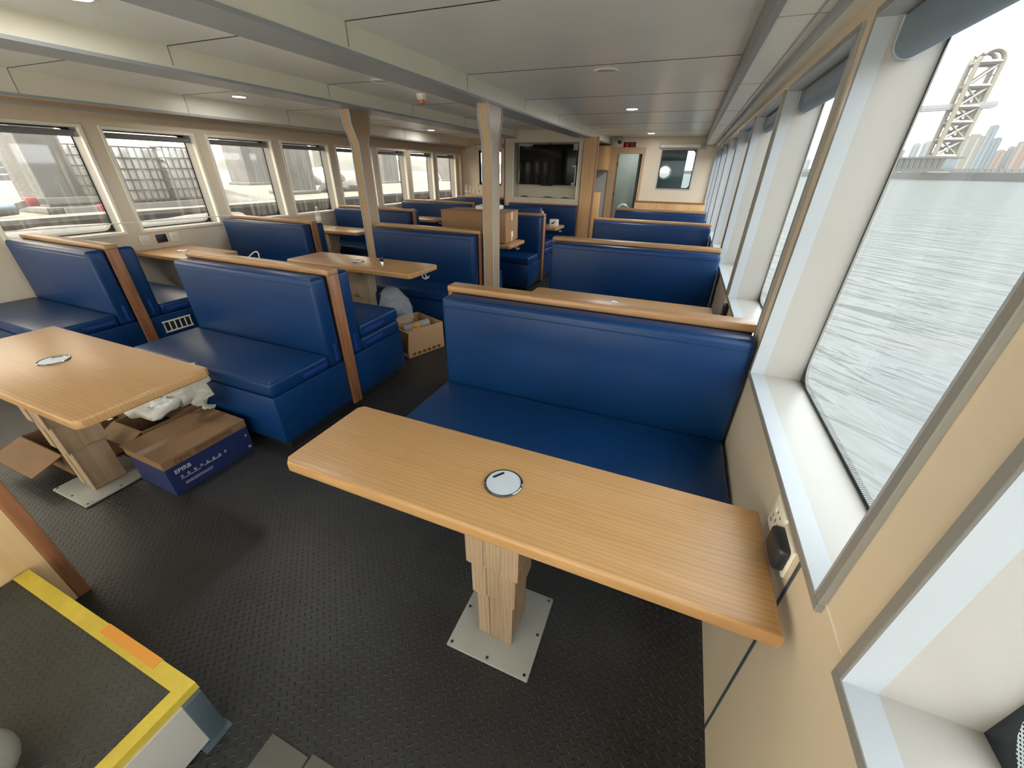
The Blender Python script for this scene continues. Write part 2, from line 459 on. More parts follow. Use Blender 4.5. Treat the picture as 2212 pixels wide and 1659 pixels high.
def wall_with_windows(name, x0, x1, wins, z0, z1, label):
    b = MB()
    b.box(x0, x1, YB, YF+.05, -.08, z0)
    b.box(x0, x1, YB, YF+.05, z1, ZC+.08)
    ys = [YB]+[t for w in wins for t in w]+[YF+.05]
    for a, c in zip(ys[0::2], ys[1::2]): b.box(x0, x1, a, c, z0, z1)
    struct(name, b, 'wall', label, 'wall')
wall_with_windows('wall_right', XS, XS+TH, SW, SZ0, SZ1, 'beige laminate side wall below and between the windows facing the river')
wall_with_windows('wall_left', XP-TH, XP, PW, PZ0, PZ1, 'beige laminate port wall below and between the windows facing the quay')

def rrect(y0, y1, z0, z1, r, n=6):
    pts = []
    for (cy, cz, a0) in ((y1-r, z1-r, 0), (y0+r, z1-r, PI/2), (y0+r, z0+r, PI), (y1-r, z0+r, 1.5*PI)):
        for k in range(n+1):
            a = a0+k*PI/2/n; pts.append((cy+r*math.cos(a), cz+r*math.sin(a)))
    return pts

def ring(mb, x, outer, inner, mi=0):
    n = len(outer)
    A = [mb.bm.verts.new((x, *p)) for p in outer]; B = [mb.bm.verts.new((x, *p)) for p in inner]
    for i in range(n):
        mb.bm.faces.new((A[i], A[(i+1) % n], B[(i+1) % n], B[i])).material_index = mi

WN = [0]
def window(side, y0, y1, z0, z1, label):
    WN[0] += 1
    xi = XS if side > 0 else XP
    f = MB(); w, t, lip = .022, .012, .036
    X = lambda a, b: (min(xi+side*a, xi+side*b), max(xi+side*a, xi+side*b))
    for (a, b_, c, d) in ((y0-w, y1+w, z0-w, z0), (y0-w, y1+w, z1, z1+w), (y0-w, y0, z0, z1), (y1, y1+w, z0, z1)):
        f.box(*X(-t, .001), a, b_, c, d, 0, .002, 1)
    e = .005
    for (a, b_, c, d) in ((y0, y1, z0, z0+e), (y0, y1, z1-e, z1), (y0, y0+e, z0+e, z1-e), (y1-e, y1, z0+e, z1-e)):
        f.box(*X(-t, lip), a, b_, c, d, 1)
    o = struct('window_%d' % WN[0], f, ['alud', 'alu'] if side > 0 else ['cream', 'cream'], label, 'window')
    r = MB(); e = .003
    for (a, b_, c, d) in ((y0, y1, z0, z0+e), (y0, y1, z1-e, z1), (y0, y0+e, z0+e, z1-e), (y1-e, y1, z0+e, z1-e)):
        r.box(*X(lip, TH), a, b_, c, d)
    part('window_reveal', r, 'reveal', o)
    xg = xi+side*.166
    g = MB().box(min(xg, xg+side*.008), max(xg, xg+side*.008), y0, y1, z0, z1)
    part('window_pane', g, 'pane' if side > 0 else 'pane_d', o)
    k = MB()
    ou = rrect(y0+.002, y1-.002, z0+.002, z1-.002, .002); inn = rrect(y0+.014, y1-.014, z0+.014, z1-.014, .085)
    ring(k, xg-side*.002, ou, inn, 0)
    ring(k, xg-side*.002, inn, rrect(y0+.034, y1-.034, z0+.034, z1-.034, .08), 1)
    part('glass_border', k, ['frit', 'fritd'], o)
    return o
def blind(side, y0, y1, z1, label, drop):
    xi = XS if side > 0 else XP
    rr, hh = (.036, .052) if side > 0 else (.022, .020)
    t = thing('roller_blind', label, 'blind', (xi+side*.085, (y0+y1)/2, z1-(.045 if side > 0 else .05)), 0, 'roller blinds over the %s windows' % ('river side' if side > 0 else 'quay side'))
    L = (y1-y0)/2-.012
    prof = [(rr, hh*.7)]+[(rr*math.cos(a), -hh*.4+rr*math.sin(a)) for a in [-PI*k/10 for k in range(11)]]+[(-rr, hh*.7)]
    c = MB(); c.prism(prof, 'y', -L+.006, L-.006)
    part('blind_roll', c, 'blind' if side > 0 else 'blind_g', t)
    for q in (-1, 1):
        e = MB(); e.prism([(p[0]*1.10, p[1]*1.06) for p in prof], 'y', q*L-.006, q*L+.006)
        part('end_bracket', e, 'alu', t)
    rail = MB().box(-rr*.5, rr*.5, -L, L, hh*.75, hh*.75+.008)
    part('top_rail', rail, 'alud', t)

ordn = ['first', 'second', 'third', 'fourth', 'fifth', 'sixth', 'seventh', 'eighth', 'ninth', 'tenth', 'eleventh', 'twelfth']
ks = 0
for (a, b_) in SW:
    if a > .5 and a < .8: d = 'large river window beside the nearest table, showing the curved steel tower'
    elif a < 0 and a > -1: d = 'river window cut off at the lower right corner of the frame'
    elif a < -1: d = 'river window behind the viewpoint'
    else:
        ks += 1; d = 'river window, %s beyond the large one by the nearest table' % ordn[ks-1]
    window(1, a, b_, SZ0, SZ1, 'grey framed '+d)
    if a > -1: blind(1, a, b_, SZ1, {'large': 'blue grey blind rolled up in the large river window by the nearest table', 'cut': 'blue grey blind above the river window cut off at lower right', 'next': 'blue grey blind rolled up in river window %s beyond the large one' % (ordn[ks-1] if ks else '')}['large' if .5 < a < .8 else 'cut' if a < 0 else 'next'], .0)
kp = 0
for (a, b_) in PW:
    if b_ < 1.9: d = 'quay window left of the frame'
    else:
        kp += 1
        d = {1: 'leftmost quay window, with a concrete pillar and white tanks outside', 2: 'quay window filled by caged white tanks outside'}.get(kp, 'quay window, %s from the left along the port wall' % ordn[min(kp-1, 11)])
    window(-1, a, b_, PZ0, PZ1, 'cream framed '+d)
    if b_ > .9: blind(-1, a, b_, PZ1, 'grey blind rolled up at the top of the %s' % ('quay window left of the frame' if not kp else 'leftmost quay window' if kp == 1 else 'quay window filled by white tanks' if kp == 2 else ordn[kp-1]+' quay window from the left'), .02)

# wall seams / cover strips on the right wall
b = MB()
for y in (.766, 1.755, 3.0):
    b.box(XS-.002, XS, y-.006, y+.006, 0, SZ0-.03, 0)
b.box(XS-.0015, XS, .54, .64, .884, .888, 1)
struct('trim_3', b, ['corner', 'cream'], 'thin vertical cover strip on the beige wall beside the nearest table', 'strip')

# back bulkhead (behind the viewpoint), glazed doors added to let daylight in
b = MB()
b.box(XP-TH, -5.3, YB-.12, YB, -.08, ZC+.08).box(.2, XS+TH, YB-.12, YB, -.08, ZC+.08)
b.box(-5.3, .2, YB-.12, YB, 2.12, ZC+.08)
struct('wall_back', b, 'wall', 'beige bulkhead behind the viewpoint with added openings for daylight', 'wall')
for a in (-5.3, -3.46, -1.63):
    WN[0] += 1
    f = MB().box(a, a+.05, YB-.1, YB-.03, 0, 2.12).box(a+1.78, a+1.83, YB-.1, YB-.03, 0, 2.12).box(a, a+1.83, YB-.1, YB-.03, 2.07, 2.12).box(a, a+1.83, YB-.1, YB-.03, 0, .08)
    o = struct('window_%d' % WN[0], f, 'alu', 'added glazed opening behind the viewpoint, lets daylight in', 'window')
    part('window_pane', MB().box(a+.05, a+1.78, YB-.07, YB-.062, .08, 2.07), 'pane', o)
struct('bounce_deck', MB().box(-5.7, .6, -9, YB-.1, -.08, 0), 'plastic_w', 'added pale deck behind the viewpoint, bounces daylight onto the ceiling', 'floor')  # unseen deck added to bounce light up to the ceiling

# far bulkhead, right part, with its window
def far_window(n, x0, x1, z0, z1, y, label):
    WN[0] += 1
    f = MB(); w = .018
    for (a, b_, c, d) in ((x0-w, x1+w, z0-w, z0), (x0-w, x1+w, z1, z1+w), (x0-w, x0, z0, z1), (x1, x1+w, z0, z1)):
        f.box(a, b_, y-.01, y+.1, c, d)
    o = struct('window_%d' % WN[0], f, 'alu', label, 'window')
    part('window_pane', MB().box(x0, x1, y+.06, y+.068, z0, z1), 'pane_c', o)
    k = MB(); ou = rrect(x0, x1, z0, z1, .002); inn = rrect(x0+.018, x1-.018, z0+.018, z1-.018, .06)
    n_ = len(ou)
    A = [k.bm.verts.new((p[0], y+.055, p[1])) for p in ou]; B = [k.bm.verts.new((p[0], y+.055, p[1])) for p in inn]
    for i in range(n_): k.bm.faces.new((A[i], A[(i+1) % n_], B[(i+1) % n_], B[i]))
    part('glass_border', k, 'frit', o)
FX0, FX1, FZ0, FZ1 = -.66, .02, 1.285, 2.015
b = MB()
b.box(-1.02, FX0, YF, YF+.1, 0, ZC+.08); b.box(FX1, XS, YF, YF+.1, 0, ZC+.08)
b.box(FX0, FX1, YF, YF+.1, 0, FZ0); b.box(FX0, FX1, YF, YF+.1, FZ1, ZC+.08)
b.box(-1.80, -1.0, YF+.02, YF+.16, 2.04, ZC+.08)
struct('wall_far', b, 'wall', 'beige far bulkhead around the window at the right end of the cabin', 'wall')
far_window(1, FX0, FX1, FZ0, FZ1, YF, 'framed bulkhead window at the far right, showing a round porthole beyond')
b = MB().box(-1.06, XS, YF-.10, YF, 0, 1.0, 0).box(-1.06, XS, YF-.11, YF, 1.0, 1.025, 1)
struct('trim_4', b, ['plywood', 'strip'], 'light oak dado panel below the far right bulkhead window', 'dado panel')
# rolled blind above it
t = thing('roller_blind', 'rolled cream blind above the far right bulkhead window', 'blind', (-.32, YF-.06, 2.08))
part('blind_roll', MB().lathe([(0, -.39), (.035, -.39), (.035, .39), (0, .39)], n=16, axis='x'), 'cream', t)
for s in (-1, 1): part('end_bracket', MB().box(s*.40-.008, s*.40+.008, -.03, .06, -.04, .05), 'alu', t)

# vestibule beyond the far right window: teal wall with a porthole
def porthole_wall(name, x0, x1, z0, z1, y, cx, cz, r, label):
    b = MB(); n = 32
    cir = [(cx+r*math.cos(i*2*PI/n), cz+r*math.sin(i*2*PI/n)) for i in range(n)]
    def edge(a):
        dx, dz = math.cos(a), math.sin(a); ts = []
        if dx > 1e-9: ts.append((x1-cx)/dx)
        if dx < -1e-9: ts.append((x0-cx)/dx)
        if dz > 1e-9: ts.append((z1-cz)/dz)
        if dz < -1e-9: ts.append((z0-cz)/dz)
        t = min(ts); return (cx+dx*t, cz+dz*t)
    angs = [i*2*PI/n for i in range(n)]
    outer = [edge(a) for a in angs]
    for yy in (y, y+.05):
        A = [b.bm.verts.new((p[0], yy, p[1])) for p in outer]; B = [b.bm.verts.new((p[0], yy, p[1])) for p in cir]
        for i in range(n): b.bm.faces.new((A[i], A[(i+1) % n], B[(i+1) % n], B[i]))
    struct(name, b, 'teal', label, 'wall')
    q = MB().tube([(cx+(r+.01)*math.cos(i*2*PI/n), y-.01, cz+(r+.01)*math.sin(i*2*PI/n)) for i in range(n)], .018, 6, closed=True)
    o = struct('trim_%d' % (20+WN[0]), q, 'alu', 'metal rim of the round porthole in '+label, 'rim')
porthole_wall('wall_vestibule', -1.1, -.16, .6, 2.3, YF+.9, -.59, 1.60, .125, 'dark teal vestibule wall seen through the far right window')
b = MB().box(-1.15, -.2, YF+.2, YF+.95, 2.25, 2.3).box(-1.15, -1.1, YF+.2, YF+.95, .6, 2.3)
struct('vestibule_shade', b, 'teal', 'added dark teal roof and side shading the vestibule beyond the far right window', 'wall')  # unseen roof and side, added to keep the vestibule dark

# far left bulkhead with window
LX0, LX1, LZ0, LZ1 = -5.02, -4.42, 1.25, 2.0
b = MB()
b.box(XP-.2, LX0, YF, YF+.1, 0, ZC+.08); b.box(LX1, -3.45, YF, YF+.1, 0, ZC+.08)
b.box(LX0, LX1, YF, YF+.1, 0, LZ0); b.box(LX0, LX1, YF, YF+.1, LZ1, ZC+.08)
struct('wall_far_left', b, 'wall', 'beige far bulkhead on the port side beyond the wall benches', 'wall')
far_window(2, LX0, LX1, LZ0, LZ1, YF, 'framed bulkhead window at the far left, half hidden by the aisle column')
porthole_wall('wall_vestibule_port', -4.75, -3.6, .6, 2.3, YF+.9, -4.52, 1.60, .17, 'dark teal vestibule wall seen through the far left window')
t = thing('roller_blind', 'rolled beige blind above the far left bulkhead window', 'blind', (-4.72, YF-.06, 2.09))
part('blind_roll', MB().lathe([(0, -.36), (.035, -.36), (.035, .36), (0, .36)], n=16, axis='x'), 'wall', t)
for s in (-1, 1): part('end_bracket', MB().box(s*.37-.008, s*.37+.008, -.03, .06, -.04, .05), 'alu', t)

# television wall
TY = 8.06
TX0, TX1 = -3.44, -1.90
NX0, NX1, NZ0, NZ1 = -3.25, -1.975, 1.12, 2.05
b = MB()
b.box(TX0, NX0, TY, 9.2, 0, ZC, 0); b.box(NX1, TX1, TY, 9.2, 0, ZC, 0)
b.box(NX0, NX1, TY, 9.2, 0, NZ0, 0); b.box(NX0, NX1, TY, 9.2, NZ1, ZC+.02, 0)
b.box(NX0, NX1, TY+.23, 9.2, NZ0, NZ1, 0)
for (a, c, d, e) in ((NX0-.02, NX0, NZ0, NZ1), (NX1, NX1+.02, NZ0, NZ1)): b.box(a, c, TY-.006, TY+.01, d, e, 1)
b.box(TX0-.02, TX0, TY-.01, YF+.1, 0, ZC, 2)
struct('wall_television', b, ['tvw', 'cream', 'strip'], 'cream panelled wall with the recess that holds the television', 'wall')
b = MB().box(TX1+.012, TX1+.245, TY-.01, TY+.12, 0, 2.135, 0).box(TX1, TX1+.012, TY-.016, TY+.12, 0, 2.135, 1).box(TX1+.245, TX1+.257, TY-.016, TY+.12, 0, 2.135, 1)
struct('trim_5', b, ['plywood', 'strip'], 'tall light oak pilaster to the right of the television wall', 'pilaster')

t = thing('television', 'black flat television mounted in the recess of the far wall', 'television', (-2.605, TY+.10, 1.69))
part('housing', MB().box(-.575, .575, 0, .05, -.345, .335, 0, .006), 'bezel', t)
part('screen', MB().box(-.562, .562, -.004, 0, -.33, .322), 'screen', t)
part('bottom_bar', MB().box(-.13, .13, -.006, .03, -.362, -.345, 0, .003), 'bezel', t)
part('wall_bracket', MB().box(-.2, .2, .05, .118, -.15, .15), 'black', t)
part('energy_sticker', MB().box(.505, .55, -.006, -.004, -.03, -.012), 'plastic_w', t)
for (x0, x1, z0, z1) in ((-.575, -.3, .31, .345), (.50, .585, .24, .34), (.558, .58, -.30, .0), (.5, .57, -.345, -.29), (-.585, -.56, -.3, -.1)):
    part('protective_film', MB().box(x0, x1, -.012, -.003, z0, z1).jitter(.006, 30), 'foil', t)
single('television_cable', MB().tube([(-2.62, TY+.12, 2.07), (-2.6, TY+.06, 2.075), (-2.56, TY+.03, 2.055), (-2.53, TY+.08, 2.02)], .008, 6), 'black', 'short black cable looping over the top edge of the television', 'cable')
for i, (x, l) in enumerate(((-3.05, .17), (-2.55, .2), (-2.2, .16))):
    single('remote_bracket', MB().box(-l/2, l/2, -.02, .03, 0, .012, 0, .004).box(-l/3, l/3, -.01, .02, .012, .022, 0, .003), 'tape',
           ['flat brown scrap on the recess ledge, left below the television', 'flat brown scrap on the recess ledge, centre below the television', 'flat brown scrap on the recess ledge, right below the television'][i], 'scrap', (x, TY+.08, NZ0))

# pantry, door and toilet at the far end of the aisle
b = MB().box(-3.5, -1.76, YF, YF+.1, 0, ZC, 0)
struct('wall_pantry', b, 'steel_panel', 'grey panel wall of the pantry nook beside the toilet door', 'wall')
t = thing('pantry_cabinet', 'oak wall cabinet above the grey pantry nook', 'cabinet', (-1.89, YF-.32, 1.62))
part('body', MB().box(-.16, .14, 0, .32, 0, .46), 'plywood', t)
part('door', MB().box(-.157, .137, -.018, 0, .004, .456, 0, .002), 'plywood', t)
t = thing('pantry_counter', 'waist high oak partition in front of the pantry nook', 'partition', (-1.80, 9.2, 0))
part('panel', MB().box(-.13, .09, -.02, .02, 0, 1.2, 0, .003), 'plywood', t)
part('edge_band', MB().box(-.145, -.13, -.022, .022, 0, 1.2), 'strip', t)
b = MB()
for (x0, x1) in ((-1.76, -1.58), (-1.06, -1.0)): b.box(x0, x1, YF-.02, YF+.14, 0, 1.94, 0)
b.box(-1.76, -1.0, YF-.02, YF+.14, 1.94, 2.06, 0)
b.box(-1.581, -1.57, YF-.03, YF+.1, 0, 1.938, 1)
o = struct('door_1', b, ['tan', 'strip'], 'open toilet doorway with a tan frame at the end of the aisle', 'door')
for z in (.5, 1.1, 1.7): part('hinge', MB().lathe([(0, 0), (.012, 0), (.012, .07), (0, .07)], (-1.565, YF-.03, z), 10), 'plastic_b', o)
b = MB().box(-2.0, -.8, YF+1.25, YF+1.3, 0, ZC).box(-2.0, -1.95, YF+.16, YF+1.3, 0, ZC).box(-1.0, -.95, YF+.16, YF+1.3, 0, ZC)
struct('wall_toilet', b, 'wc', 'grey green wall of the toilet compartment seen through the doorway', 'wall')
t = thing('toilet', 'white toilet with its seat raised, seen through the far doorway', 'toilet', (-1.42, YF+.62, 0))
part('bowl', MB().lathe([(0, .02), (.13, .02), (.12, .2), (.19, .38), (.20, .42), (.15, .42), (.10, .3), (0, .28)], n=24), 'ceramic', t)
part('tank', MB().box(-.19, .19, .26, .42, .36, .72, 0, .02, 3), 'ceramic', t)
sp = [( .155*math.cos(a), .2-.02*math.sin(a), .66+.21*math.sin(a)) for a in [(-.5+i/23*(PI*2-.0)) for i in range(24)]]
part('raised_seat', MB().tube(sp, .032, 8, closed=True), 'ceramic', t)

l = bpy.data.lights.new('toilet_fill_lamp', 'AREA'); l.shape = 'DISK'; l.size = .15; l.energy = 2  # unseen lamp added to brighten the toilet compartment
lo = bpy.data.objects.new('toilet_fill_lamp', l); COL.objects.link(lo); lo.location = (-1.4, YF+.7, 2.2)
t = thing('exit_sign', 'small dark sign with red pictograms above the toilet door', 'sign', (-1.36, YF+.03, 2.1))
part('housing', MB().box(-.13, .13, -.03, .03, -.06, .06, 0, .006), 'black', t)
q = MB().box(-.085, -.035, -.034, -.03, -.04, .04).box(-.03, -.022, -.034, -.03, -.04, .04)
q.lathe([(0, 0), (.013, 0), (.013, .004), (0, .004)], (.045, -.034, .03), 12, axis='y')
q.box(.03, .06, -.034, -.03, -.02, .012).prism([(.028, -.042), (.04, -.042), (.05, -.02), (.068, -.042), (.08, -.042), (.06, -.016), (.04, -.016)], 'y', -.034, -.03)
part('pictogram', q, 'red_led', t)
t = thing('security_camera', 'grey dome camera under the ceiling left of the dark sign', 'camera', (-1.56, YF-.25, 2.16))
part('ceiling_mount', MB().box(-.09, .06, -.05, .08, .0, .09, 0, .012, 2), 'plate_m', t)
part('dome', MB().sphere((.02, -.01, 0), .05), 'plastic_b', t)

# ------------------------------------------------------------------ columns
def column(x, y, label):
    t = thing('support_column', label, 'column', (x, y, 0))
    w, d, fl = .052, .075, .075
    zt = 2.118
    outl = [(-d, 0), (d, 0), (d, zt-.30), (d+fl, zt-.12), (d+fl, zt), (-d-fl, zt), (-d-fl, zt-.12), (-d, zt-.30)]
    part('cladding', MB().prism(outl, 'x', -w, w), 'tan', t)
    for (sx, sy) in ((1, -1), (-1, -1), (1, 1), (-1, 1)):
        e = MB(); p = [(d, 0), (d, zt-.30), (d+fl, zt-.12), (d+fl, zt)]
        e.tube([(sx*w, sy*q[0], q[1]) for q in p], .009, 6)
        part('edge_trim', e, 'alu', t)
    return t
column(-1.845, 3.96, 'beige aisle column with flared top at the aisle end of the middle bench')
column(-3.42, 3.96, 'beige column with flared top between the port window booths and the middle bench')

# ------------------------------------------------------------------ benches
BC = {}
def cached(key, fn, mats):
    if key not in BC: BC[key] = fn().mesh(key[0], mats)
    return BC[key]

SEAT, D, BT, TOP = .50, .61, .16, 1.0
def bench(L, loc, label, ends, group, sides=(-1, 1), zips=True):
    """double sided upholstered bench; ends: aisle ends carrying a timber strip"""
    t = thing('booth_bench', label, 'bench', loc, 0, group)
    h = L/2; k = (L, tuple(ends), tuple(sides))
    lo = -D+.05 if -1 in sides else -.03
    hi = D-.05 if 1 in sides else .03
    ob('plinth', cached(('plinth', k), lambda: MB().box(-h+.04, h-.04, lo, hi, 0, .085), 'black'), t)
    for s in sides:
        y0, y1 = sorted((s*.041, s*D))
        ob('seat_base', cached(('seat_base', s, k), lambda: MB().box(-h, h, y0, y1, .085, .405, 0, .008, 2), 'blue'), t)
        a, c = sorted((s*(BT), s*(D-.005)))
        cu = ob('seat_cushion', cached(('seat_cushion', s, k), lambda: MB().box(-h+.003, h-.003, a, c, .405, SEAT, 0, .022, 3), 'blue'), t)
        a2, c2 = sorted((s*.041, s*BT))
        bk = ob('backrest', cached(('backrest', s, k), lambda: MB().box(-h+.003, h-.003, a2, c2, .405, TOP, 0, .026, 4), 'blue'), t)
        def pip():
            m = MB(); z = TOP-.045; yy = s*(BT+.0005)
            m.tube([(-h+.02, yy, z), (h-.02, yy, z)], .0028, 6)
            return m
        ob('piping', cached(('piping', s, k), pip, 'blue'), bk)
        if zips:
            for e in ends:
                def zp():
                    m = MB(); x = e*(h-.003)
                    q = [s*(.20 if s > 0 else .19), s*.38]; q.sort()
                    m.box(min(x, x+e*.003), max(x, x+e*.003), q[0], q[1], .437, .462, 0, .001, 1)
                    m.lathe([(0, 0), (.006, 0), (.006, .012), (0, .012)], (x, s*.385, .455), 8, 1)
                    return m
                ob('zipper', cached(('zipper', s, e, k), zp, ['bluez', 'chrome']), cu)
                def zb():
                    m = MB(); x = e*(h-.003); q = sorted((s*.085, s*.105))
                    m.box(min(x, x+e*.003), max(x, x+e*.003), q[0], q[1], .43, .56, 0, .001, 1)
                    return m
                ob('zipper', cached(('zipperb', s, e, k), zb, 'bluez'), bk)
    core = MB
    ob('back_board', cached(('back_board', k), lambda: MB().box(-h+.01, h-.01, -.039, .039, .085, TOP), 'black'), t)
    def cap():
        m = MB(); m.box(-h-(.022 if -1 in ends else 0), h+(.022 if 1 in ends else 0), -.047, .047, TOP-.002, TOP+.034, 0, .009, 3); return m
    ob('cap_rail', cached(('cap_rail', k), cap, 'cap'), t)
    for e in ends:
        def st():
            x0, x1 = sorted((e*(h-.005), e*(h+.02)))
            return MB().box(x0, x1, -.04, .04, .055, TOP, 0, .004, 2)
        ob('end_strip', cached(('end_strip', e, k), st, 'strip'), t)
    return t

SG, PG, WG = 'benches along the river windows', 'benches along the middle of the cabin', 'benches along the quay windows'
SX0, SX1 = -1.11, .392
sc, sl = (SX0+SX1)/2, SX1-SX0
bench(sl, (sc, 1.885, 0), 'large blue vinyl bench behind the nearest table, below the river windows', (-1,), SG)
bench(sl-.02, (sc-.01, 3.885, 0), 'blue vinyl bench below the river windows, second in its row from the nearest table', (-1,), SG)
bench(sl-.02, (sc-.01, 5.83, 0), 'blue vinyl bench below the river windows, third in its row from the nearest table', (-1,), SG)
bench(sl-.02, (sc-.01, 7.70, 0), 'blue vinyl bench below the river windows, farthest in its row, near the far oak dado', (-1,), SG)
pc, pl = (-3.32-2.0)/2, 1.32
b2 = bench(pl, (pc, 1.865, 0), 'blue double bench behind the printed carton, nearest in the middle row', (1, -1), PG)
bench(pl-.02, (-2.60, 3.90, 0), 'blue double bench standing between the two beige columns', (1, -1), PG)
bench(pl, (-2.56, 5.93, 0), 'blue double bench behind the big carton in the middle row', (1, -1), PG)
wl = 1.27
w2 = bench(wl, (-4.805, 1.76, 0), 'blue bench at the left edge below the leftmost quay window', (1,), WG)
bench(wl+.1, (-4.72, 3.66, 0), 'blue bench below the quay windows, left of the first column', (1,), WG)
bench(wl+.2, (-4.66, 5.53, 0), 'blue bench below the quay windows, partly behind the left column', (1,), WG)
bench(wl+.3, (-4.60, 7.35, 0), 'blue bench below the quay windows, seen past the big carton', (1,), WG)
bench(1.25, (-4.50, YF-.06-.95, 0), 'one sided blue bench below the far left bulkhead window', (1,), WG, sides=(-1,))
# television bench
t = thing('booth_bench', 'blue bench built against the television wall', 'bench', (-2.60, TY-.03, 0))
part('plinth', MB().box(-.66, .66, -.44, 0, 0, .085), 'black', t)
part('seat_base', MB().box(-.7, .7, -.5, 0, .085, .405, 0, .008), 'blue', t)
part('seat_cushion', MB().box(-.7, .7, -.5, -.12, .405, SEAT, 0, .022, 3), 'blue', t)
part('backrest', MB().box(-.7, .7, -.11, 0, .42, 1.0, 0, .02, 3), 'blue', t)
part('back_frame', MB().box(-.72, .72, -.06, .028, 1.0, 1.02).box(.70, .72, -.06, .028, .42, 1.0).box(-.72, -.70, -.06, .028, .42, 1.0), 'strip', t)
# vent grille on the wall bench
g = MB()
for i in range(6): g.box(0, .008, -.11+i*.044-.004, -.11+i*.044+.004, -.045, .045)
g.box(0, .008, -.12, .12, .040, .052).box(0, .008, -.12, .12, -.052, -.040).box(-.001, .002, -.115, .115, -.045, .045, 1)
part('vent_grille', g, ['plastic_w', 'dark'], w2, (wl/2, .235, .295), None, 'white slotted vent grille')
# loose cushions
def loose(label, loc, L, rot=None, w=.44):
    t = thing('loose_cushion', label, 'cushion', loc)
    if rot: t.rotation_euler = rot
    part('cover', MB().box(-L/2, L/2, -w/2, w/2, 0, .1, 0, .022, 3), 'blue', t)
    z = MB().box(L/2-.001, L/2+.003, -.18, .02, .03, .055, 0, .001, 1).lathe([(0, 0), (.006, 0), (.006, .012), (0, .012)], (L/2+.002, .03, .045), 8, 1)
    part('zipper', z, ['bluez', 'chrome'], t)
    return t
loose('loose blue cushion stacked on the rear seat of the nearest middle row bench', (pc, 1.865+.387, SEAT+.001), 1.31)
loose('loose blue cushion stacked on the seat of the middle bench behind the big carton', (-2.56, 5.93+.387, SEAT+.001), 1.30)
loose('loose blue cushion standing upright behind the big carton, its edge above the bench rail', (-2.55, 6.30, .86), 1.0, (PI/2-.06, 0, 0), .46)

# ------------------------------------------------------------------ tables
def chamf(x0, x1, y0, y1, c, ends):
    p = []
    if -1 in ends: p += [(x0, y0+c), (x0+c, y0)]
    else: p += [(x0, y0)]
    if 1 in ends: p += [(x1-c, y0), (x1, y0+c), (x1, y1-c), (x1-c, y1)]
    else: p += [(x1, y0), (x1, y1)]
    if -1 in ends: p += [(x0+c, y1), (x0, y1-c)]
    else: p += [(x0, y1)]
    return p

def table(x0, x1, y0, y1, z, label, group, ends, px, pdy=0., hook=None, disc_dx=0.):
    cx, cy = (x0+x1)/2, (y0+y1)/2
    t = thing('booth_table', label, 'table', (cx, cy, 0), 0, group)
    hx, hy = (x1-x0)/2, (y1-y0)/2
    m = MB(); m.prism(chamf(-hx, hx, -hy, hy, .022, ends), 'z', z-.045, z)
    es = [e for e in m.bm.edges if abs(e.verts[0].co.z-e.verts[1].co.z) < 1e-5]
    bmesh.ops.bevel(m.bm, geom=es, offset=.010, segments=3, profile=.5, affect='EDGES')
    part('tabletop', m, 'oak', t)
    dx = px-cx
    lid = part('cable_lid', MB().lathe([(0, 0), (.054, 0), (.054, .003), (.0535, .0036), (0, .0036)], (0, 0, 0), 48), 'disc', t, (dx+disc_dx, 0, z))
    part('lid_ring', MB().lathe([(.054, 0), (.054, .0045), (.0575, .0055), (.060, .0035), (.0605, 0), (.054, 0)], n=48), 'ringm', lid)
    sl_ = MB().box(-.02, .02, -.004, .004, .0036, .0050, 0, .0015, 2).box(-.016, .016, -.0022, .0022, .0048, .0056, 1)
    part('finger_slot', sl_, ['dark', 'screw'], lid, (-.027, .024, 0), (0, 0, .94))
    w0 = [(.088, .094), (.076, .082), (.064, .070)]
    zs = [(z-.045-.26, z-.045), (z-.045-.43, z-.045-.25), (.012, z-.045-.42)]
    for (a, c), (l, u) in zip(w0, zs):
        q = MB().box(-a, a, -c, c, l, u, 0, .004, 2)
        # cladding boards on each sleeve face
        q.box(-a-.004, -a*.35, -c-.004, -c, l+.012, u); q.box(a*.4, a+.004, -c-.004, -c, l-.006, u)
        q.box(-a-.004, -a, -c, -c*.3, l+.02, u); q.box(a, a+.004, -c*.2, c, l+.01, u)
        part('pedestal_sleeve', q, 'grey_oak', t, (dx, pdy, 0))
    pl_ = part('base_plate', MB().box(-.165, .165, -.165, .165, .0, .012, 0, .006, 2), 'plate_m', t, (dx, pdy, 0))
    for (sx, sy) in ((1, 1), (1, -1), (-1, 1), (-1, -1), (0, -1), (1, 0), (-1, 0), (0, 1)):
        part('screw', MB().lathe([(0, .0005), (.006, .0005), (.005, .003), (0, .0035)], n=10), 'screw', pl_, (sx*.148, sy*.148, .0118))
    if hook:
        e = hook
        q = MB().tube([(e*hx-e*.03, .05, z-.045), (e*hx-e*.03, .05, z-.075), (e*hx-e*.005, .05, z-.085), (e*hx+e*.01, .05, z-.07)], .008, 8)
        q.tube([(e*hx-e*.005, .05, z-.085), (e*hx-e*.005, 0, z-.085)], .008, 8).tube([(e*hx-e*.03, -.0, z-.045), (e*hx-e*.03, -.0, z-.075), (e*hx-e*.005, -.0, z-.085), (e*hx+e*.01, -.0, z-.07)], .008, 8)
        part('bag_hook', q, 'bottle', t)
    return t

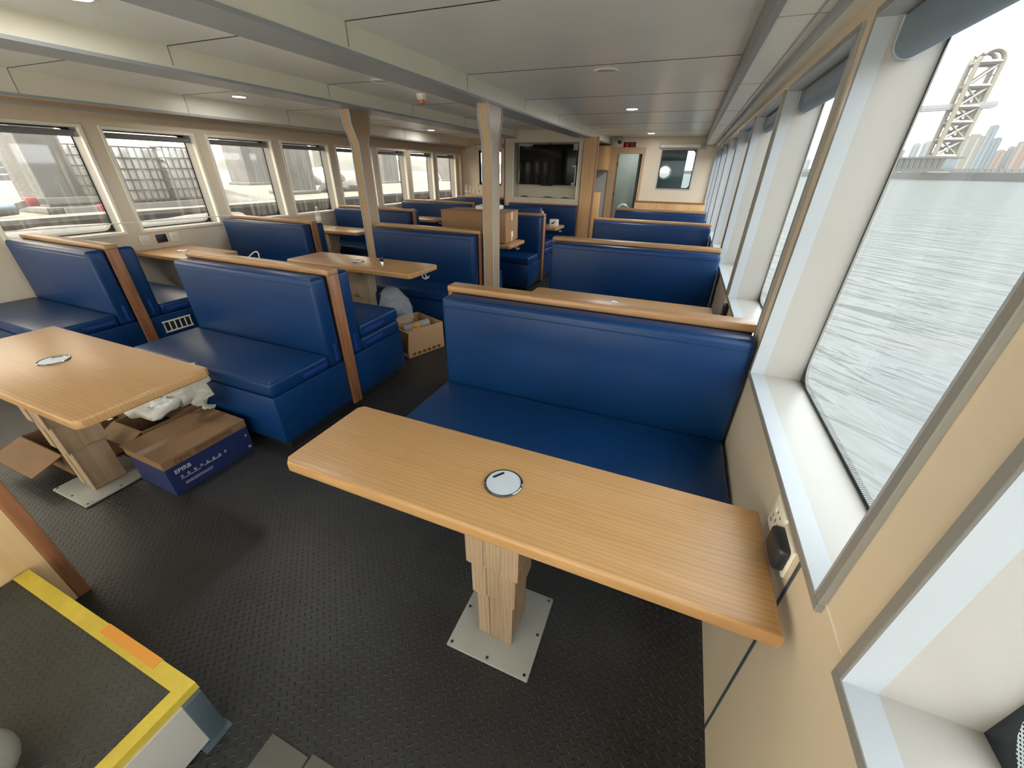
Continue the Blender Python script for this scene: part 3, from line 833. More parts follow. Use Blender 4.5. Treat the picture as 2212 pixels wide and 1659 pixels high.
TG = 'booth tables'
table(-1.068, .374, .633, 1.010, .75, 'long ash table nearest the viewpoint, with a round cable lid', TG, (-1,), -.35)
table(-1.0, .33, 2.66, 3.05, .75, 'ash table mostly hidden behind the large nearest bench', TG, (-1,), -.35)
table(-3.33, -1.955, .480, .984, .75, 'ash table at the left edge with cartons underneath', TG, (1,), -2.775, pdy=-.06, hook=1, disc_dx=.07)
table(-3.41, -2.0, 2.68, 3.12, .825, 'ash table with a small bottle on it, between the first two middle row benches', TG, (1, -1), -2.74, hook=1)
table(-5.50, -4.56, 2.50, 3.03, .75, 'ash table against the quay wall below the two sockets', TG, (1,), -5.05, hook=1, disc_dx=-.05)
table(-5.50, -4.30, 4.62, 5.06, .77, 'ash table against the quay wall with a clear water bottle on it', TG, (1,), -4.95, pdy=-.10)
table(-5.50, -4.20, 6.50, 6.98, .77, 'ash table against the quay wall, seen just left of the big carton', TG, (1,), -4.85, pdy=-.15, hook=1)
table(-3.3, -1.94, 4.72, 5.26, .755, 'ash table holding the big carton', TG, (1, -1), -2.6, hook=1)
table(-3.25, -1.90, 6.66, 7.16, .755, 'ash table nearest the television, with a small white box on its end', TG, (1, -1), -2.55, hook=1)

# ------------------------------------------------------------------ sockets
def outlet(x, y, z, side, label, w=.1):
    t = thing('wall_socket', label, 'socket', (x, y, z), 0, None)
    d = -side
    X = lambda a, b: (min(d*a, d*b), max(d*a, d*b))
    part('plate', MB().box(*X(0, .010), -w/2, w/2, -w/2, w/2, 0, .005, 2), 'plastic_w', t)
    q = MB()
    for (yy, zz, a, c) in ((-.018, .022, .004, .007), (.004, .022, .004, .007), (-.02, -.004, .0035, .012), (.0, -.004, .0035, .012), (-.01, -.028, .009, .0035), (.024, -.006, .008, .003), (.022, -.024, .003, .009), (.03, -.024, .003, .009)):
        q.box(*X(.0098, .0106), yy-a/2, yy+a/2, zz-c/2, zz+c/2)
    part('pin_holes', q, 'dark', t)
    part('rocker', MB().box(*X(.0095, .013), .014, .034, .012, .030, 0, .002, 2), 'plastic_w', t)
    return t
outlet(XS, .938, .795, 1, 'white power socket on the wall at the end of the nearest table')
t = thing('power_adapter', 'black plug adapter on the wall beside the white socket of the nearest table', 'adapter', (XS, .845, .79))
part('body', MB().box(-.034, 0, -.045, .045, -.036, .036, 0, .012, 3), 'plastic_b', t)
part('base_frame', MB().box(-.008, 0, -.05, .05, -.045, .045, 0, .003, 2), 'plastic_w', t)
outlet(XS, 2.93, .80, 1, 'white power socket on the river side wall behind the large nearest bench')
t = thing('power_adapter', 'black plug on the river side wall, seen above the rail of the large bench', 'adapter', (XS, 2.83, .80))
part('body', MB().box(-.03, 0, -.035, .035, -.045, .045, 0, .01, 3), 'plastic_b', t)
outlet(XP, 2.66, .845, -1, 'left one of two white sockets on the quay wall above the wall table')
outlet(XP, 2.965, .845, -1, 'right one of two white sockets on the quay wall above the wall table')
t = thing('switch_panel', 'dark rectangular outlet cover between the two quay wall sockets', 'outlet cover', (XP, 2.83, .845))
part('frame', MB().box(0, .008, -.055, .055, -.043, .043, 0, .004, 2), 'plastic_b', t)
part('flap', MB().box(.008, .014, -.046, .046, -.034, .034, 0, .003, 2), 'plastic_b', t)

# ------------------------------------------------------------------ ceiling lights and devices
def downlight(x, y, lit, label, power=0):
    t = thing('downlight', label, 'ceiling light', (x, y, ZC), 0, 'recessed ceiling lights')
    part('rim', MB().lathe([(.062, 0), (.066, -.006), (.082, -.006), (.088, 0), (.062, 0)], n=32), 'plastic_w', t)
    part('diffuser', MB().lathe([(0, -.004), (.064, -.004), (.064, 0), (0, 0)], n=32), 'lamp' if lit else 'lampoff', t)
    if lit:
        l = bpy.data.lights.new('downlight_lamp', 'AREA'); l.shape = 'DISK'; l.size = .12; l.energy = power
        l.color = (1, .97, .92); lo = bpy.data.objects.new('downlight_lamp', l); COL.objects.link(lo)
        lo.parent = t; lo.location = (0, 0, -.012)
PWR = 1.0
downlight(-.80, 5.70, True, 'lit round ceiling light above the river window aisle, nearer of two', PWR*4)
downlight(-.86, 9.15, True, 'lit round ceiling light near the far right bulkhead, farther of two', PWR*3)
downlight(-4.72, 3.67, True, 'lit round ceiling light at upper left above the quay window booths', PWR)
downlight(-4.86, 7.70, True, 'lit round ceiling light just left of the aisle column, far port side', PWR)
downlight(-2.70, 1.42, True, 'lit round ceiling light cut off by the top edge at upper left', PWR*1.6)
downlight(-.73, 3.60, False, 'unlit round ceiling fitting in the panel above the large nearest bench')
downlight(-2.63, 3.43, False, 'unlit round ceiling fitting left of the smoke detector')
downlight(-2.60, 6.6, False, 'unlit round ceiling fitting in front of the television recess')
t = thing('smoke_detector', 'white smoke detector with an orange lens under the ceiling left of the aisle column', 'detector', (-2.665, 4.09, ZC))
part('base', MB().lathe([(0, 0), (.05, 0), (.05, -.03), (.044, -.05), (0, -.05)], n=28), 'plastic_w', t)
part('lens', MB().lathe([(0, -.05), (.03, -.05), (.028, -.078), (.018, -.084), (0, -.084)], n=24), 'det', t)
t = thing('spray_nozzle', 'tiny bright sprinkler nozzle under the ceiling beside the aisle column top', 'nozzle', (-1.99, 4.02, 2.118))
part('ceiling_pipe', MB().lathe([(0, 0), (.012, 0), (.012, -.03), (0, -.03)], n=12), 'chrome', t)
part('deflector', MB().lathe([(0, -.03), (.022, -.032), (.022, -.036), (0, -.038)], n=16), 'chrome', t)

# ------------------------------------------------------------------ stair platform and side panel at lower left
b = MB().box(-2.02, -1.066, -1.2, .170, .0, .246, 0)
t = thing('step_platform', 'raised step platform with yellow edging at the lower left corner', 'step', (0, 0, 0))
part('tread', MB().box(-2.02, -1.108, -1.2, .135, .0, .250), 'step', t)
part('nosing', MB().prism([(-2.02, .135), (-1.108, .135), (-1.108, -1.2), (-1.066, -1.2), (-1.066, .178), (-2.02, .178)], 'z', .225, .256), 'yellow', t)
part('orange_patch', MB().box(-1.50, -1.22, .150, .1795, .235, .2575), 'orange', t, (0, 0, 0), None, 'orange worn patch on the yellow edging')
part('riser', MB().box(-1.10, -1.058, -1.2, .135, .012, .225).box(-2.02, -1.10, .12, .16, .0, .225, 1), ['steel_panel', 'corner'], t)
part('corner_trim', MB().box(-1.10, -1.052, .125, .176, .0, .226, 0, .003).box(-1.075, -1.035, .10, .182, .0, .006), 'corner', t)
t = thing('stair_side_panel', 'tall light oak side panel rising at the left edge beside the step platform', 'panel', (-2.0, 0, 0))
part('panel', MB().box(-.075, -.035, -1.6, .225, 0, 1.05, 0, .002), 'pale_oak', t)
part('edge_band', MB().box(-.077, -.033, .225, .268, 0, 1.052, 0, .003), 'strip', t)
# pale sack in the corner
q = MB().sphere((0, 0, 0), .115, 0, (1.05, 1, .55), 14); q.jitter(.010, 9)
single('pale_sack', q, 'sackg', 'pale grey soft object cut off at the bottom left corner, on the step', 'sack', (-1.315, -.195, .325))
for i, (x0, x1, y0, y1) in enumerate(((-.893, -.742, -.2, .214), (-.735, -.58, -.2, .226))):
    single('floor_hatch', MB().box(x0, x1, y0, y1, 0, .004, 0, .001, 1), 'plate',
           ['flat dark grey cover plate on the floor at the bottom edge, left one of two', 'flat dark grey cover plate on the floor at the bottom edge, right one of two'][i], 'cover plate')

# ------------------------------------------------------------------ writing helper
def text_mesh(s, size, mat, parent, loc, rot, name='lettering', ext=.0006, bold=False):
    cu = bpy.data.curves.new(name, 'FONT'); cu.body = s; cu.size = size; cu.extrude = ext; cu.offset = .0006 if bold else 0
    o = bpy.data.objects.new('tmp_text', cu); COL.objects.link(o)
    dg = bpy.context.evaluated_depsgraph_get(); dg.update()
    me = bpy.data.meshes.new_from_object(o.evaluated_get(dg)); bpy.data.objects.remove(o)
    me.materials.clear(); me.materials.append(MT[mat])
    return ob(name, me, parent, loc, rot)

# ------------------------------------------------------------------ cartons
t = thing('printed_carton', 'closed carton with blue printed sides and brown lid, beside the left table pedestal', 'carton', (-2.27, .75, 0), -.02)
bx = MB().box(-.325, 0, 0, .455, 0, .178, 0, .002, 1)
part('body', bx, 'bluebox', t)
lid = MB().box(-.345, .002, -.002, .457, .176, .222, 0, .003, 1)
lid.box(-.375, -.19, -.002, .457, .222, .226, 0).box(-.184, .002, -.002, .457, .222, .227, 0)
part('lid', lid, 'kraft', t)
part('packing_tape', MB().box(-.215, -.158, -.003, .458, .2268, .2278), 'tape', t)
rx = (PI/2, 0, PI/2)
text_mesh('EPIRB', .034, 'inkw', t, (.0012, .035, .128), rx, 'lettering', bold=True)
text_mesh('CETC', .034, 'ink', t, (.0035, .055, .186), rx, 'lettering', bold=True)
sm = MB()
random.seed(3)
y = .165
while y < .36:
    w = random.uniform(.006, .016); sm.box(.002, .003, y, y+w, .203, .212); 
    sm.box(.002, .003, y, y+w*.8, .188, .196); y += w+.003
part('small_print', sm, 'ink', t)
sm = MB(); y = .05
for i in range(8):
    yy = .05+i*.034
    z = .098
    sm.box(0, .0012, yy, yy+.016, z, z+.0025).box(0, .0012, yy+.006, yy+.009, z-.009, z+.009).box(0, .0012, yy+.001, yy+.015, z-.008, z-.0055)
for (z, a, c) in ((.080, .05, .145), (.084, .17, .26), (.050, .06, .20), (.040, .06, .205)):
    y = a
    while y < c:
        w = random.uniform(.004, .012); sm.box(0, .0012, y, y+w, z, z+.004); y += w+.002
part('small_print', sm, 'inkw', t)
sm = MB().box(0, .0012, .425, .44, .12, .124).box(0, .0012, .43, .434, .11, .13).box(0, .0012, .425, .44, .03, .045)
part('handling_marks', sm, 'inkw', t)

def open_carton(name, label, loc, rz, lx, ly, h, mats=('kraft', 'kraft_d'), flaps=(), torn=False):
    t = thing(name, label, 'carton', loc, rz)
    e = .006
    part('bottom', MB().box(-lx/2, lx/2, -ly/2, ly/2, 0, e), mats[1], t)
    w = MB()
    for s in (-1, 1):
        w.box(*sorted((s*lx/2, s*(lx/2-e))), -ly/2, ly/2, 0, h)
        w.box(-lx/2+e, lx/2-e, *sorted((s*ly/2, s*(ly/2-e))), 0, h)
    part('sides', w, mats[0], t)
    for (sd, ln, ang) in flaps:
        f = MB().box(-(ly if sd in 'xX' else lx)/2+.004, (ly if sd in 'xX' else lx)/2-.004, 0, ln, -e/2, e/2)
        p, rot = {'y': ((0, -ly/2, h), PI), 'Y': ((0, ly/2, h), 0), 'x': ((-lx/2, 0, h), PI/2), 'X': ((lx/2, 0, h), -PI/2)}[sd]
        o = part('flap', f, mats[0], t, p); o.rotation_mode = 'XYZ'
        o.rotation_euler = (Matrix.Rotation(rot, 3, 'Z') @ Matrix.Rotation(ang, 3, 'X')).to_euler()
    return t
open_carton('open_carton', 'flattened open brown carton under the left table, left of its pedestal', (-3.20, .84, 0), 0, .46, .44, .15, flaps=(('y', .15, -.35), ('x', .12, -.5)))
open_carton('open_carton', 'open brown carton with white packets between the left pedestal and the printed carton', (-2.80, 1.055, 0), 0, .28, .36, .235, flaps=(('y', .10, -.5),))
part('closed_flap', MB().box(-.14, .14, -.02, .18, .236, .241), 'kraft', bpy.data.objects['open_carton.001'])
c3 = open_carton('open_carton', 'open brown carton with an orange capped bottle on the aisle floor', (-2.27, 3.00, 0), -.36, .42, .42, .27, ('kraft_l', 'kraft_d'), flaps=())
q = MB()
for i in range(6): q.box(.2105, .2115, -.17+i*.058, -.17+i*.058+.04, .018, .045)
part('printed_marks', q, 'tape', c3)
q = MB().box(-.11, .11, 0, .006, -.2, .0); q.jitter(.012, 9)
part('torn_flap', q, 'tape', c3, (.12, -.222, .27), (-.1, .1, .1))
# things in it
t = thing('sealant_bottle', 'white bottle with orange cap leaning in the aisle carton', 'bottle', (-2.17, 2.93, .07)); t.rotation_euler = (.12, .05, 0)
part('body', MB().lathe([(0, 0), (.034, 0), (.034, .17), (.028, .19), (0, .19)], n=24), 'plastic_w', t)
part('cap', MB().lathe([(0, .19), (.031, .19), (.031, .215), (.02, .222), (0, .222)], n=24), 'orange', t)
q = MB()
for k in range(3):
    pts = [(r*math.cos(a), r*math.sin(a)) for r, a in [(.018+.0016*i+k*.0, i*.42) for i in range(26)]]
pr = [(math.cos(i*.42)*(.018+.0014*i), math.sin(i*.42)*(.018+.0014*i)) for i in range(24)]
for a, b_ in zip(pr[:-1], pr[1:]):
    q.poly([(-.13, a[0], a[1]), (.13, a[0], a[1]), (.13, b_[0], b_[1]), (-.13, b_[0], b_[1])])
bmesh.ops.solidify(q.bm, geom=q.bm.faces[:], thickness=.0012)
single('paper_roll', q, 'paper', 'loosely rolled white paper lying in the aisle carton', 'paper roll', (-2.27, 3.07, .20), (.0, -.2, .75))
# plastic bag draped over it
def bag_mesh():
    m = MB(); n, k = 44, 26
    V = []
    for j in range(k):
        t_ = j/(k-1); r = .13*(1-t_**2.2)**.5+.012 if t_ < 1 else .015
        V.append([m.bm.verts.new((r*1.25*math.cos(i*2*PI/n), r*math.sin(i*2*PI/n), .29*t_)) for i in range(n)])
    for j in range(k-1):
        for i in range(n): m.bm.faces.new((V[j][i], V[j][(i+1) % n], V[j+1][(i+1) % n], V[j+1][i]))
    m.jitter(.035, 6, 3); m.jitter(.022, 22, 5)
    return m
single('plastic_bag', bag_mesh(), 'bag', 'crumpled clear plastic bag hanging between the middle table pedestal and the aisle carton', 'plastic bag', (-2.385, 2.90, .325))
# packets
q = MB().box(-.115, .115, -.10, .10, -.03, .03, 0, .028, 4); bmesh.ops.subdivide_edges(q.bm, edges=q.bm.edges[:], cuts=3, use_grid_fill=True); q.jitter(.018, 12); q.jitter(.008, 34)
pk = thing('white_packet', 'crinkled white packet lying on the open carton under the left table', 'packet', (-2.77, 1.02, .290)); pk.rotation_euler = (.0, .0, .12)
part('pouch', q, 'paper', pk)
part('sticker', MB().box(.0, .05, -.03, .02, .030, .036), 'plastic_w', pk)
part('clip', MB().tube([(.06+.012*math.cos(a), -.05+.012*math.sin(a), .04) for a in [i*2*PI/14 for i in range(14)]], .003, 6, closed=True), 'chrome', pk)
q = MB()
for i, (x, y_, z_) in enumerate(((-2.86, 1.185, .276), (-2.79, 1.19, .276), (-2.72, 1.185, .276))):
    q = MB().lathe([(0, -.05), (.034, -.05), (.034, .05), (0, .05)], n=18, axis='y')
    single('paper_roll', q, 'paper', ['leftmost of three white rolls behind the white packet', 'middle one of three white rolls behind the white packet', 'white roll behind the white packet, nearest the printed carton'][i], 'roll', (x, y_, z_), None, 'rolls behind the white packet')
q = MB(); n_ = 12
V = [[q.bm.verts.new((.03*math.sin(a*.9)+.02*math.sin(b_*1.3), -.11+.22*a/n_, .26*b_/n_)) for b_ in range(n_+1)] for a in range(n_+1)]
for a in range(n_):
    for b_ in range(n_): q.bm.faces.new((V[a][b_], V[a+1][b_], V[a+1][b_+1], V[a][b_+1]))
q.jitter(.05, 7, 5); q.jitter(.02, 20, 9)
bmesh.ops.solidify(q.bm, geom=q.bm.faces[:], thickness=.0015)
single('crumpled_wrapper', q, 'paper', 'upright crumpled white wrapper between the packets and the blue bench', 'wrapper', (-2.53, 1.17, .268), (0, -.05, 1.35))
single('orange_tray', MB().box(-.09, .09, -.05, .05, 0, .03, 0, .006, 2).box(-.075, .075, -.038, .038, .03, .034), 'orange', 'orange tray edge glimpsed under the left table', 'tray', (-3.0, 1.08, .25), (0, 0, 0))

# big carton on the far middle table
t = thing('big_carton', 'big closed brown carton standing on a table behind the aisle column', 'carton', (-2.5, 5.02, .763), .06)
part('body', MB().box(-.45, .45, -.25, .25, 0, .36, 0, .004, 2), 'kraft_b', t)
f = MB().box(-.455, .455, -.255, -.005, .358, .364).box(-.455, .455, .005, .255, .358, .364)
f.jitter(.008, 7); part('lid_flap', f, 'kraft_b', t)
part('white_tape', MB().box(.4505, .4515, -.03, .012, .26, .361).box(.42, .452, -.03, .012, .3635, .366).box(.4505, .4515, -.02, .018, .0, .05), 'plastic_w', t)
part('label', MB().box(.4505, .4515, -.03, .05, .05, .12), 'plastic_w', t)
q = MB()
for z in (.17, .20, .235): q.box(.4505, .4512, -.10, -.09, z, z+.01)
part('printed_marks', q, 'tape', t)
q = MB().box(-.15, .15, -.13, .13, 0, .05, 0, .015, 3).box(-.11, .11, -.1, .1, .05, .058, 0, .004)
single('foam_tray', q, 'plastic_w', 'white foam tray lying on top of the big carton', 'tray', (-2.36, 5.02, 1.139), (0, 0, .06))
t = thing('tissue_box', 'small white printed box on the aisle end of the table nearest the television', 'box', (-2.03, 6.93, .756), .1)
part('carton', MB().box(-.07, .07, -.06, .06, 0, .105, 0, .003), 'plastic_w', t)
part('print', MB().prism([(-.05, .03), (-.01, .035), (.04, .075), (.02, .08), (-.03, .05)], 'y', -.0612, -.06), 'dark', t)
# life vests on the television bench
for i, (x, y_, r) in enumerate(((-3.15, TY-.30, .075), (-2.88, TY-.30, .085), (-2.60, TY-.30, .075))):
    q = thing('life_ring', ['leftmost of three white curved float pads on the television bench', 'middle one of three white curved float pads, with a dark strap, on the television bench', 'rightmost of three white curved float pads on the television bench'][i], 'float', (x, y_+0, SEAT+.31), 0, 'float pads on the television bench')
    arc = [(r*math.cos(a), 0, r*math.sin(a)*1.15) for a in [-.5+k*(PI+1)/16 for k in range(17)]]
    part('pad', MB().tube(arc, .055, 10), 'plastic_w', q)
    part('strap', MB().tube([(p[0]*1.02, p[1], p[2]*1.02) for p in arc[7:9]], .058, 10), 'plastic_b', q)
    part('lower_pad', MB().box(-r-.04, r+.04, -.05, .05, -.305, -.03, 0, .03, 3), 'plastic_w', q)

# small bottle on the middle table, water bottles
t = thing('nozzle_bottle', 'small clear bottle with a black square cap on the middle table', 'bottle', (-2.43, 2.87, .825))
part('body', MB().lathe([(0, 0), (.013, 0), (.013, .028), (.009, .034), (0, .034)], n=20), 'chrome', t)
part('cap', MB().box(-.014, .014, -.014, .014, .034, .068, 0, .003), 'plastic_b', t)
def water(loc, label, group=None, s=1.):
    t = thing('water_bottle', label, 'bottle', loc, 0, group)
    p = [(0, 0), (.03, 0), (.032, .01)]
    for i in range(6): p += [(.0325, .02+i*.02), (.030, .03+i*.02)]
    p += [(.032, .15), (.028, .175), (.013, .2), (.013, .212), (0, .212)]
    part('body', MB().lathe([(a*s, b_*s) for a, b_ in p], n=20), 'bottle', t)
    part('cap', MB().lathe([(0, .208*s), (.0155*s, .208*s), (.0155*s, .228*s), (0, .229*s)], n=20), 'plastic_w', t)
    part('label_band', MB().lathe([(.0335*s, .07*s), (.0335*s, .115*s)], n=20), 'plastic_w', t)
water((-5.26, 4.90, .77), 'clear water bottle on the wall table, in front of a quay window', s=1.25)
bsh = MB().box(-5.14, -3.86, YF-.93, YF, .98, 1.02)
struct('trim_6', bsh, 'wall', 'beige ledge behind the far left bench', 'ledge')
for i in range(4):
    water((-5.03+i*.105, YF-.72, 1.02), ['leftmost of four clear bottles on the far left ledge', 'second from left of four clear bottles on the far left ledge', 'third from left of four clear bottles on the far left ledge', 'rightmost of four clear bottles on the far left ledge'][i], 'bottles on the far left ledge', 1.1)
# cables
single('white_cable', MB().tube([(-4.66+.30*t_, 3.02+.18*math.sin(t_*3), .52+.20*math.sin(PI*t_)) for t_ in [i/14 for i in range(15)]], .007, 8), 'plastic_w', 'looped white cable hanging at the aisle end of the quay wall table', 'cable')
pts = [Vector((XP+.01, 1.2, 1.06)).lerp(Vector((-5.16, 3.5, 1.052)), i/16)+Vector((0, 0, 0)) for i in range(17)]
single('thin_string', MB().tube(pts, .0055, 6), 'plastic_w', 'thin pale cord strung in front of the two leftmost quay windows', 'cord')
single('paper_scrap', MB().box(-.025, .025, -.012, .012, 0, .002), 'paper', 'small white paper scrap on the brown carton under the left table', 'scrap', (-3.17, .93, .155), (0, 0, .2))

# ------------------------------------------------------------------ outside, quay side
ZQ = 1.0
b = MB().box(-60, -6.8, -20, 80, ZQ-.3, ZQ, 0)
b.box(-6.9, -6.8, -20, 80, -1.2, ZQ, 1); b.box(-7.15, -6.78, -20, 80, ZQ-.02, ZQ+.03, 1)
o = struct('quay_ground', b, ['sand', 'concrete_d'], 'sandy quay apron with a concrete edge outside the port windows', 'quay')
q = MB()
pts = [(-6.45, .5+i*.25, .80+.02*math.sin(i)) for i in range(17)]
q.tube(pts, .16, 14); q.jitter(.02, 5)
single('fender_log', q, 'concrete_d', 'rough grey fender log along the quay edge below the leftmost windows', 'fender')  # fender log hanging free beside the quay edge, no support modelled
def pillar(x0, x1, y0, y1, label, h=5, zb=ZQ):
    t = thing('concrete_pillar', label, 'pillar', ((x0+x1)/2, (y0+y1)/2, zb), 0, 'pillars on the quay')
    a, c = (x1-x0)/2, (y1-y0)/2
    part('shaft', MB().box(-a, a, -c, c, 0, h, 0, .02, 2), 'concrete', t)
    part('footing', MB().box(-a-.06, a+.06, -c-.06, c+.06, 0, .08, 0, .01), 'concrete_d', t)
pillar(-8.25, -7.6, 2.80, 3.22, 'concrete pillar outside the leftmost quay window')
pillar(-14.6, -13.7, 10.2, 11.1, 'concrete pillar with a tarp at its foot, outside the third quay window')
pillar(-9.3, -8.6, 7.45, 8.15, 'wide concrete pillar outside the fourth quay window')
pillar(-13., -12., 15.1, 16.1, 'concrete pillar outside the sixth quay window')
pillar(-13., -12., 20.5, 21.4, 'distant concrete pillar outside the seventh quay window')
pillar(-16, -15.2, 15.3, 16.0, 'concrete pillar set back behind the others on the quay')
def tote(loc, label, lx=.85, ly=1.0, h=.82):
    t = thing('tank_tote', label, 'tank', loc, 0, 'caged tanks on the quay')
    part('tank', MB().box(-lx/2, lx/2, -ly/2, ly/2, .13, .13+h, 0, .05, 3), 'tote', t)
    c = MB()
    for k in range(6):
        z = .15+k*(h-.04)/5
        c.tube([(lx/2+.015, -ly/2-.015, z), (lx/2+.015, ly/2+.015, z), (-lx/2-.015, ly/2+.015, z), (-lx/2-.015, -ly/2-.015, z)], .010, 6, closed=True)
    for k in range(7):
        y_ = -ly/2+k*ly/6
        c.tube([(lx/2+.018, y_, .12), (lx/2+.018, y_, .12+h)], .010, 6)
    for k in range(1, 5):
        x = -lx/2+k*lx/5
        c.tube([(x, -ly/2-.018, .12), (x, -ly/2-.018, .12+h)], .010, 6)
    part('cage', c, 'cage', t)
    p = MB()
    for y_ in (-.42, 0, .42): p.box(-lx/2, lx/2, y_*ly-.05, y_*ly+.05, 0, .11)
    p.box(-lx/2, lx/2, -ly/2, ly/2, .10, .13)
    part('pallet', p, 'concrete_d', t)
tote((-9.05, 3.95, ZQ), 'caged white tank behind the pillar in the leftmost quay window', .85, .75, .72)
tote((-7.66, 3.80, ZQ-.02), 'caged white tank filling the left half of the second quay window', .85, .52, .70)
tote((-7.66, 4.42, ZQ-.02), 'caged white tank filling the right half of the second quay window', .85, .54, .72)
t = thing('board_fence', 'fence of horizontal grey boards at the left edge outside the window', 'fence', (-11, 3.2, ZQ))
for k in range(7): part('board', MB().box(-.02, .02, -2.2, 1.15, .30+k*.105, .30+k*.105+.085), 'haze2', t)
for y_ in (-1.8, -.4, 1.0): part('post', MB().box(-.08, -.02, y_-.04, y_+.04, 0, 1.1), 'concrete_d', t)
# webbing straps with red bands
def strap(pts, red_at, label):
    t = thing('webbing_strap', label, 'strap', pts[0])
    P = [Vector(p)-Vector(pts[0]) for p in pts]
    m = MB()
    for a, c in zip(P[:-1], P[1:]):
        m.box(0, 1, -.5, .5, -.5, .5, 0, 0, 1, Matrix.Translation(a) @ (c-a).to_track_quat('X', 'Z').to_matrix().to_4x4() @ Matrix.Diagonal(((c-a).length, .03, .07, 1)))
    part('band', m, 'rope', t)
    i, f = red_at; d = P[i].lerp(P[i+1], f)
    part('red_tab', MB().box(-.05, .05, -.055, .055, -.05, .05, 0, .01), 'red', t, d)
strap([(-7.35, 1.9, ZQ+.02), (-7.45, 2.45, ZQ+.12), (-7.5, 2.62, ZQ+.16), (-7.50, 3.35, ZQ+.16)], (2, 0.0), 'white strap with a red tab tied round the pillar in the leftmost window')
strap([(-7.25, 2.8, ZQ+.05), (-7.2, 3.1, ZQ+.06), (-7.1, 4.6, ZQ+.08)], (1, .05), 'white strap with a red tab lying along the quay edge by the tanks')
single('drain_pipe', MB().tube([(-7.15, 1.75, ZQ+.08), (-7.2, 2.35, ZQ+.12)], .07, 14), 'corner', 'short grey pipe lying on the quay edge in the leftmost window', 'pipe')
q = MB().sphere((0, 0, 0), .6, 0, (1, 1.3, .6)); q.jitter(.25, 1.5); 
single('tarp_heap', q, 'tarp', 'pale tarp covered heap at the foot of the pillar in the third quay window', 'heap', (-12.6, 12.4, ZQ+.15))
q = MB().sphere((0, 0, 0), .5, 0, (.8, 2.2, .4)); q.jitter(.3, 1.6, 4)
single('rubble_heap', q, 'concrete_d', 'grey rubble heap on the quay outside the fifth quay window', 'heap', (-8.9, 9.4, ZQ+.08))
q = MB().sphere((0, 0, 0), .35, 0, (.9, 1.6, .45)); q.jitter(.2, 2, 8)
single('rubble_heap', q, 'concrete_d', 'low grey rubble on the quay outside the third quay window', 'heap', (-7.6, 5.6, ZQ+.03))
hp = [(-.36+i*.06, 0) for i in range(1)]
arc = [(0, .25*math.cos(a), .28+.18*math.sin(a)) for a in [PI*i/12 for i in range(13)]]
single('mooring_hoop', MB().tube([(0, .25, 0)]+arc+[(0, -.25, 0)], .025, 8), 'plastic_w', 'white hoop rail on the quay outside the farthest port window', 'hoop', (-6.9, 11.0, ZQ))
def hills():
    m = MB(); n = 60; random.seed(11)
    from mathutils import noise
    top = []
    for i in range(n+1):
        y_ = -20+i*4.2
        top.append((y_, 3.0+1.6*noise.noise(Vector((y_*.06, 3.1, 0)))+.7*noise.noise(Vector((y_*.2, 1, 0)))))
    for k, (x, f) in enumerate(((-55, 0.), (-62, .7), (-72, 1.))):
        pass
    rows = []
    for (x, f) in ((-55, 0.), (-58, .6), (-64, 1.), (-80, 1.05)):
        rows.append([m.bm.verts.new((x, y_, ZQ-.3+(z-ZQ+.3)*f)) for y_, z in top])
    for A, B in zip(rows[:-1], rows[1:]):
        for i in range(n): m.bm.faces.new((A[i], A[i+1], B[i+1], B[i]))
    return m
struct('hills', hills(), 'hill', 'pale hills behind the quay', 'hill')

# ------------------------------------------------------------------ outside, river side
b = MB().poly([(-700, -300, -.6), (900, -300, -.6), (900, 1500, -.6), (-700, 1500, -.6)])
struct('river_water', b, 'water', 'rippled grey green river water outside the right side windows', 'water')
def azp(az, d): a = math.radians(az); return (d*math.sin(a), d*math.cos(a))
# bank: a long low quay wall, with a promenade
P0, P1 = Vector((*azp(4, 700), 0)), Vector((*azp(34, 400), 0))
dirv = (P1-P0).normalized(); nrm = Vector((-dirv.y, dirv.x, 0))
if nrm.dot(P0) < 0: nrm = -nrm
Mb = Matrix(((dirv.x, nrm.x, 0, P0.x), (dirv.y, nrm.y, 0, P0.y), (0, 0, 1, 0), (0, 0, 0, 1)))
Lb = (P1-P0).length
b = MB().box(-200, Lb+200, 0, 400, -.7, 4.6, 0, M=Mb)
b.box(-200, Lb+200, -2, 0, -.7, 3.6, 0, M=Mb)
struct('far_bank', b, 'bank', 'low grey embankment across the river', 'embankment')
q = MB()
for i in range(110): q.box(i*4-60, i*4-57.4, .5, 1.5, 4.6, 6.6, 0, M=Mb)
q.box(-60, Lb+60, .5, 1.5, 6.6, 7.0, 0, M=Mb)
single('promenade_railing', q, 'haze2', 'pale balustrade along the far embankment', 'balustrade')
def cityblock(az0, az1, d, h, mat, label, side=None):
    (xa, ya), (xb, yb) = azp(az0, d), azp(az1, d)
    a, c = Vector((xa, ya, 0)), Vector((xb, yb, 0)); L = (c-a).length; u = (c-a).normalized(); n = Vector((u.y*-1, u.x, 0))
    if n.dot(a) < 0: n = -n
    t = thing('city_building', label, 'building', (xa, ya, 4.4), 0, 'buildings across the river')
    M = Matrix(((u.x, n.x, 0, 0), (u.y, n.y, 0, 0), (0, 0, 1, 0), (0, 0, 0, 1)))
    part('tower_block', MB().box(0, L, 0, L*.8, 0, h, 0, M=M), mat, t)
    w = MB()
    nb = max(2, int(L/5))
    for k in range(nb): w.box(L*(k+.25)/nb, L*(k+.6)/nb, -.4, .1, h*.08, h*.94, 0, M=M)
    part('window_bands', w, 'haze2' if mat != 'haze2' else 'haze1', t)
    part('roof', MB().box(L*.2, L*.8, L*.1, L*.6, h, h+L*.12, 0, M=M), mat, t)
    return t
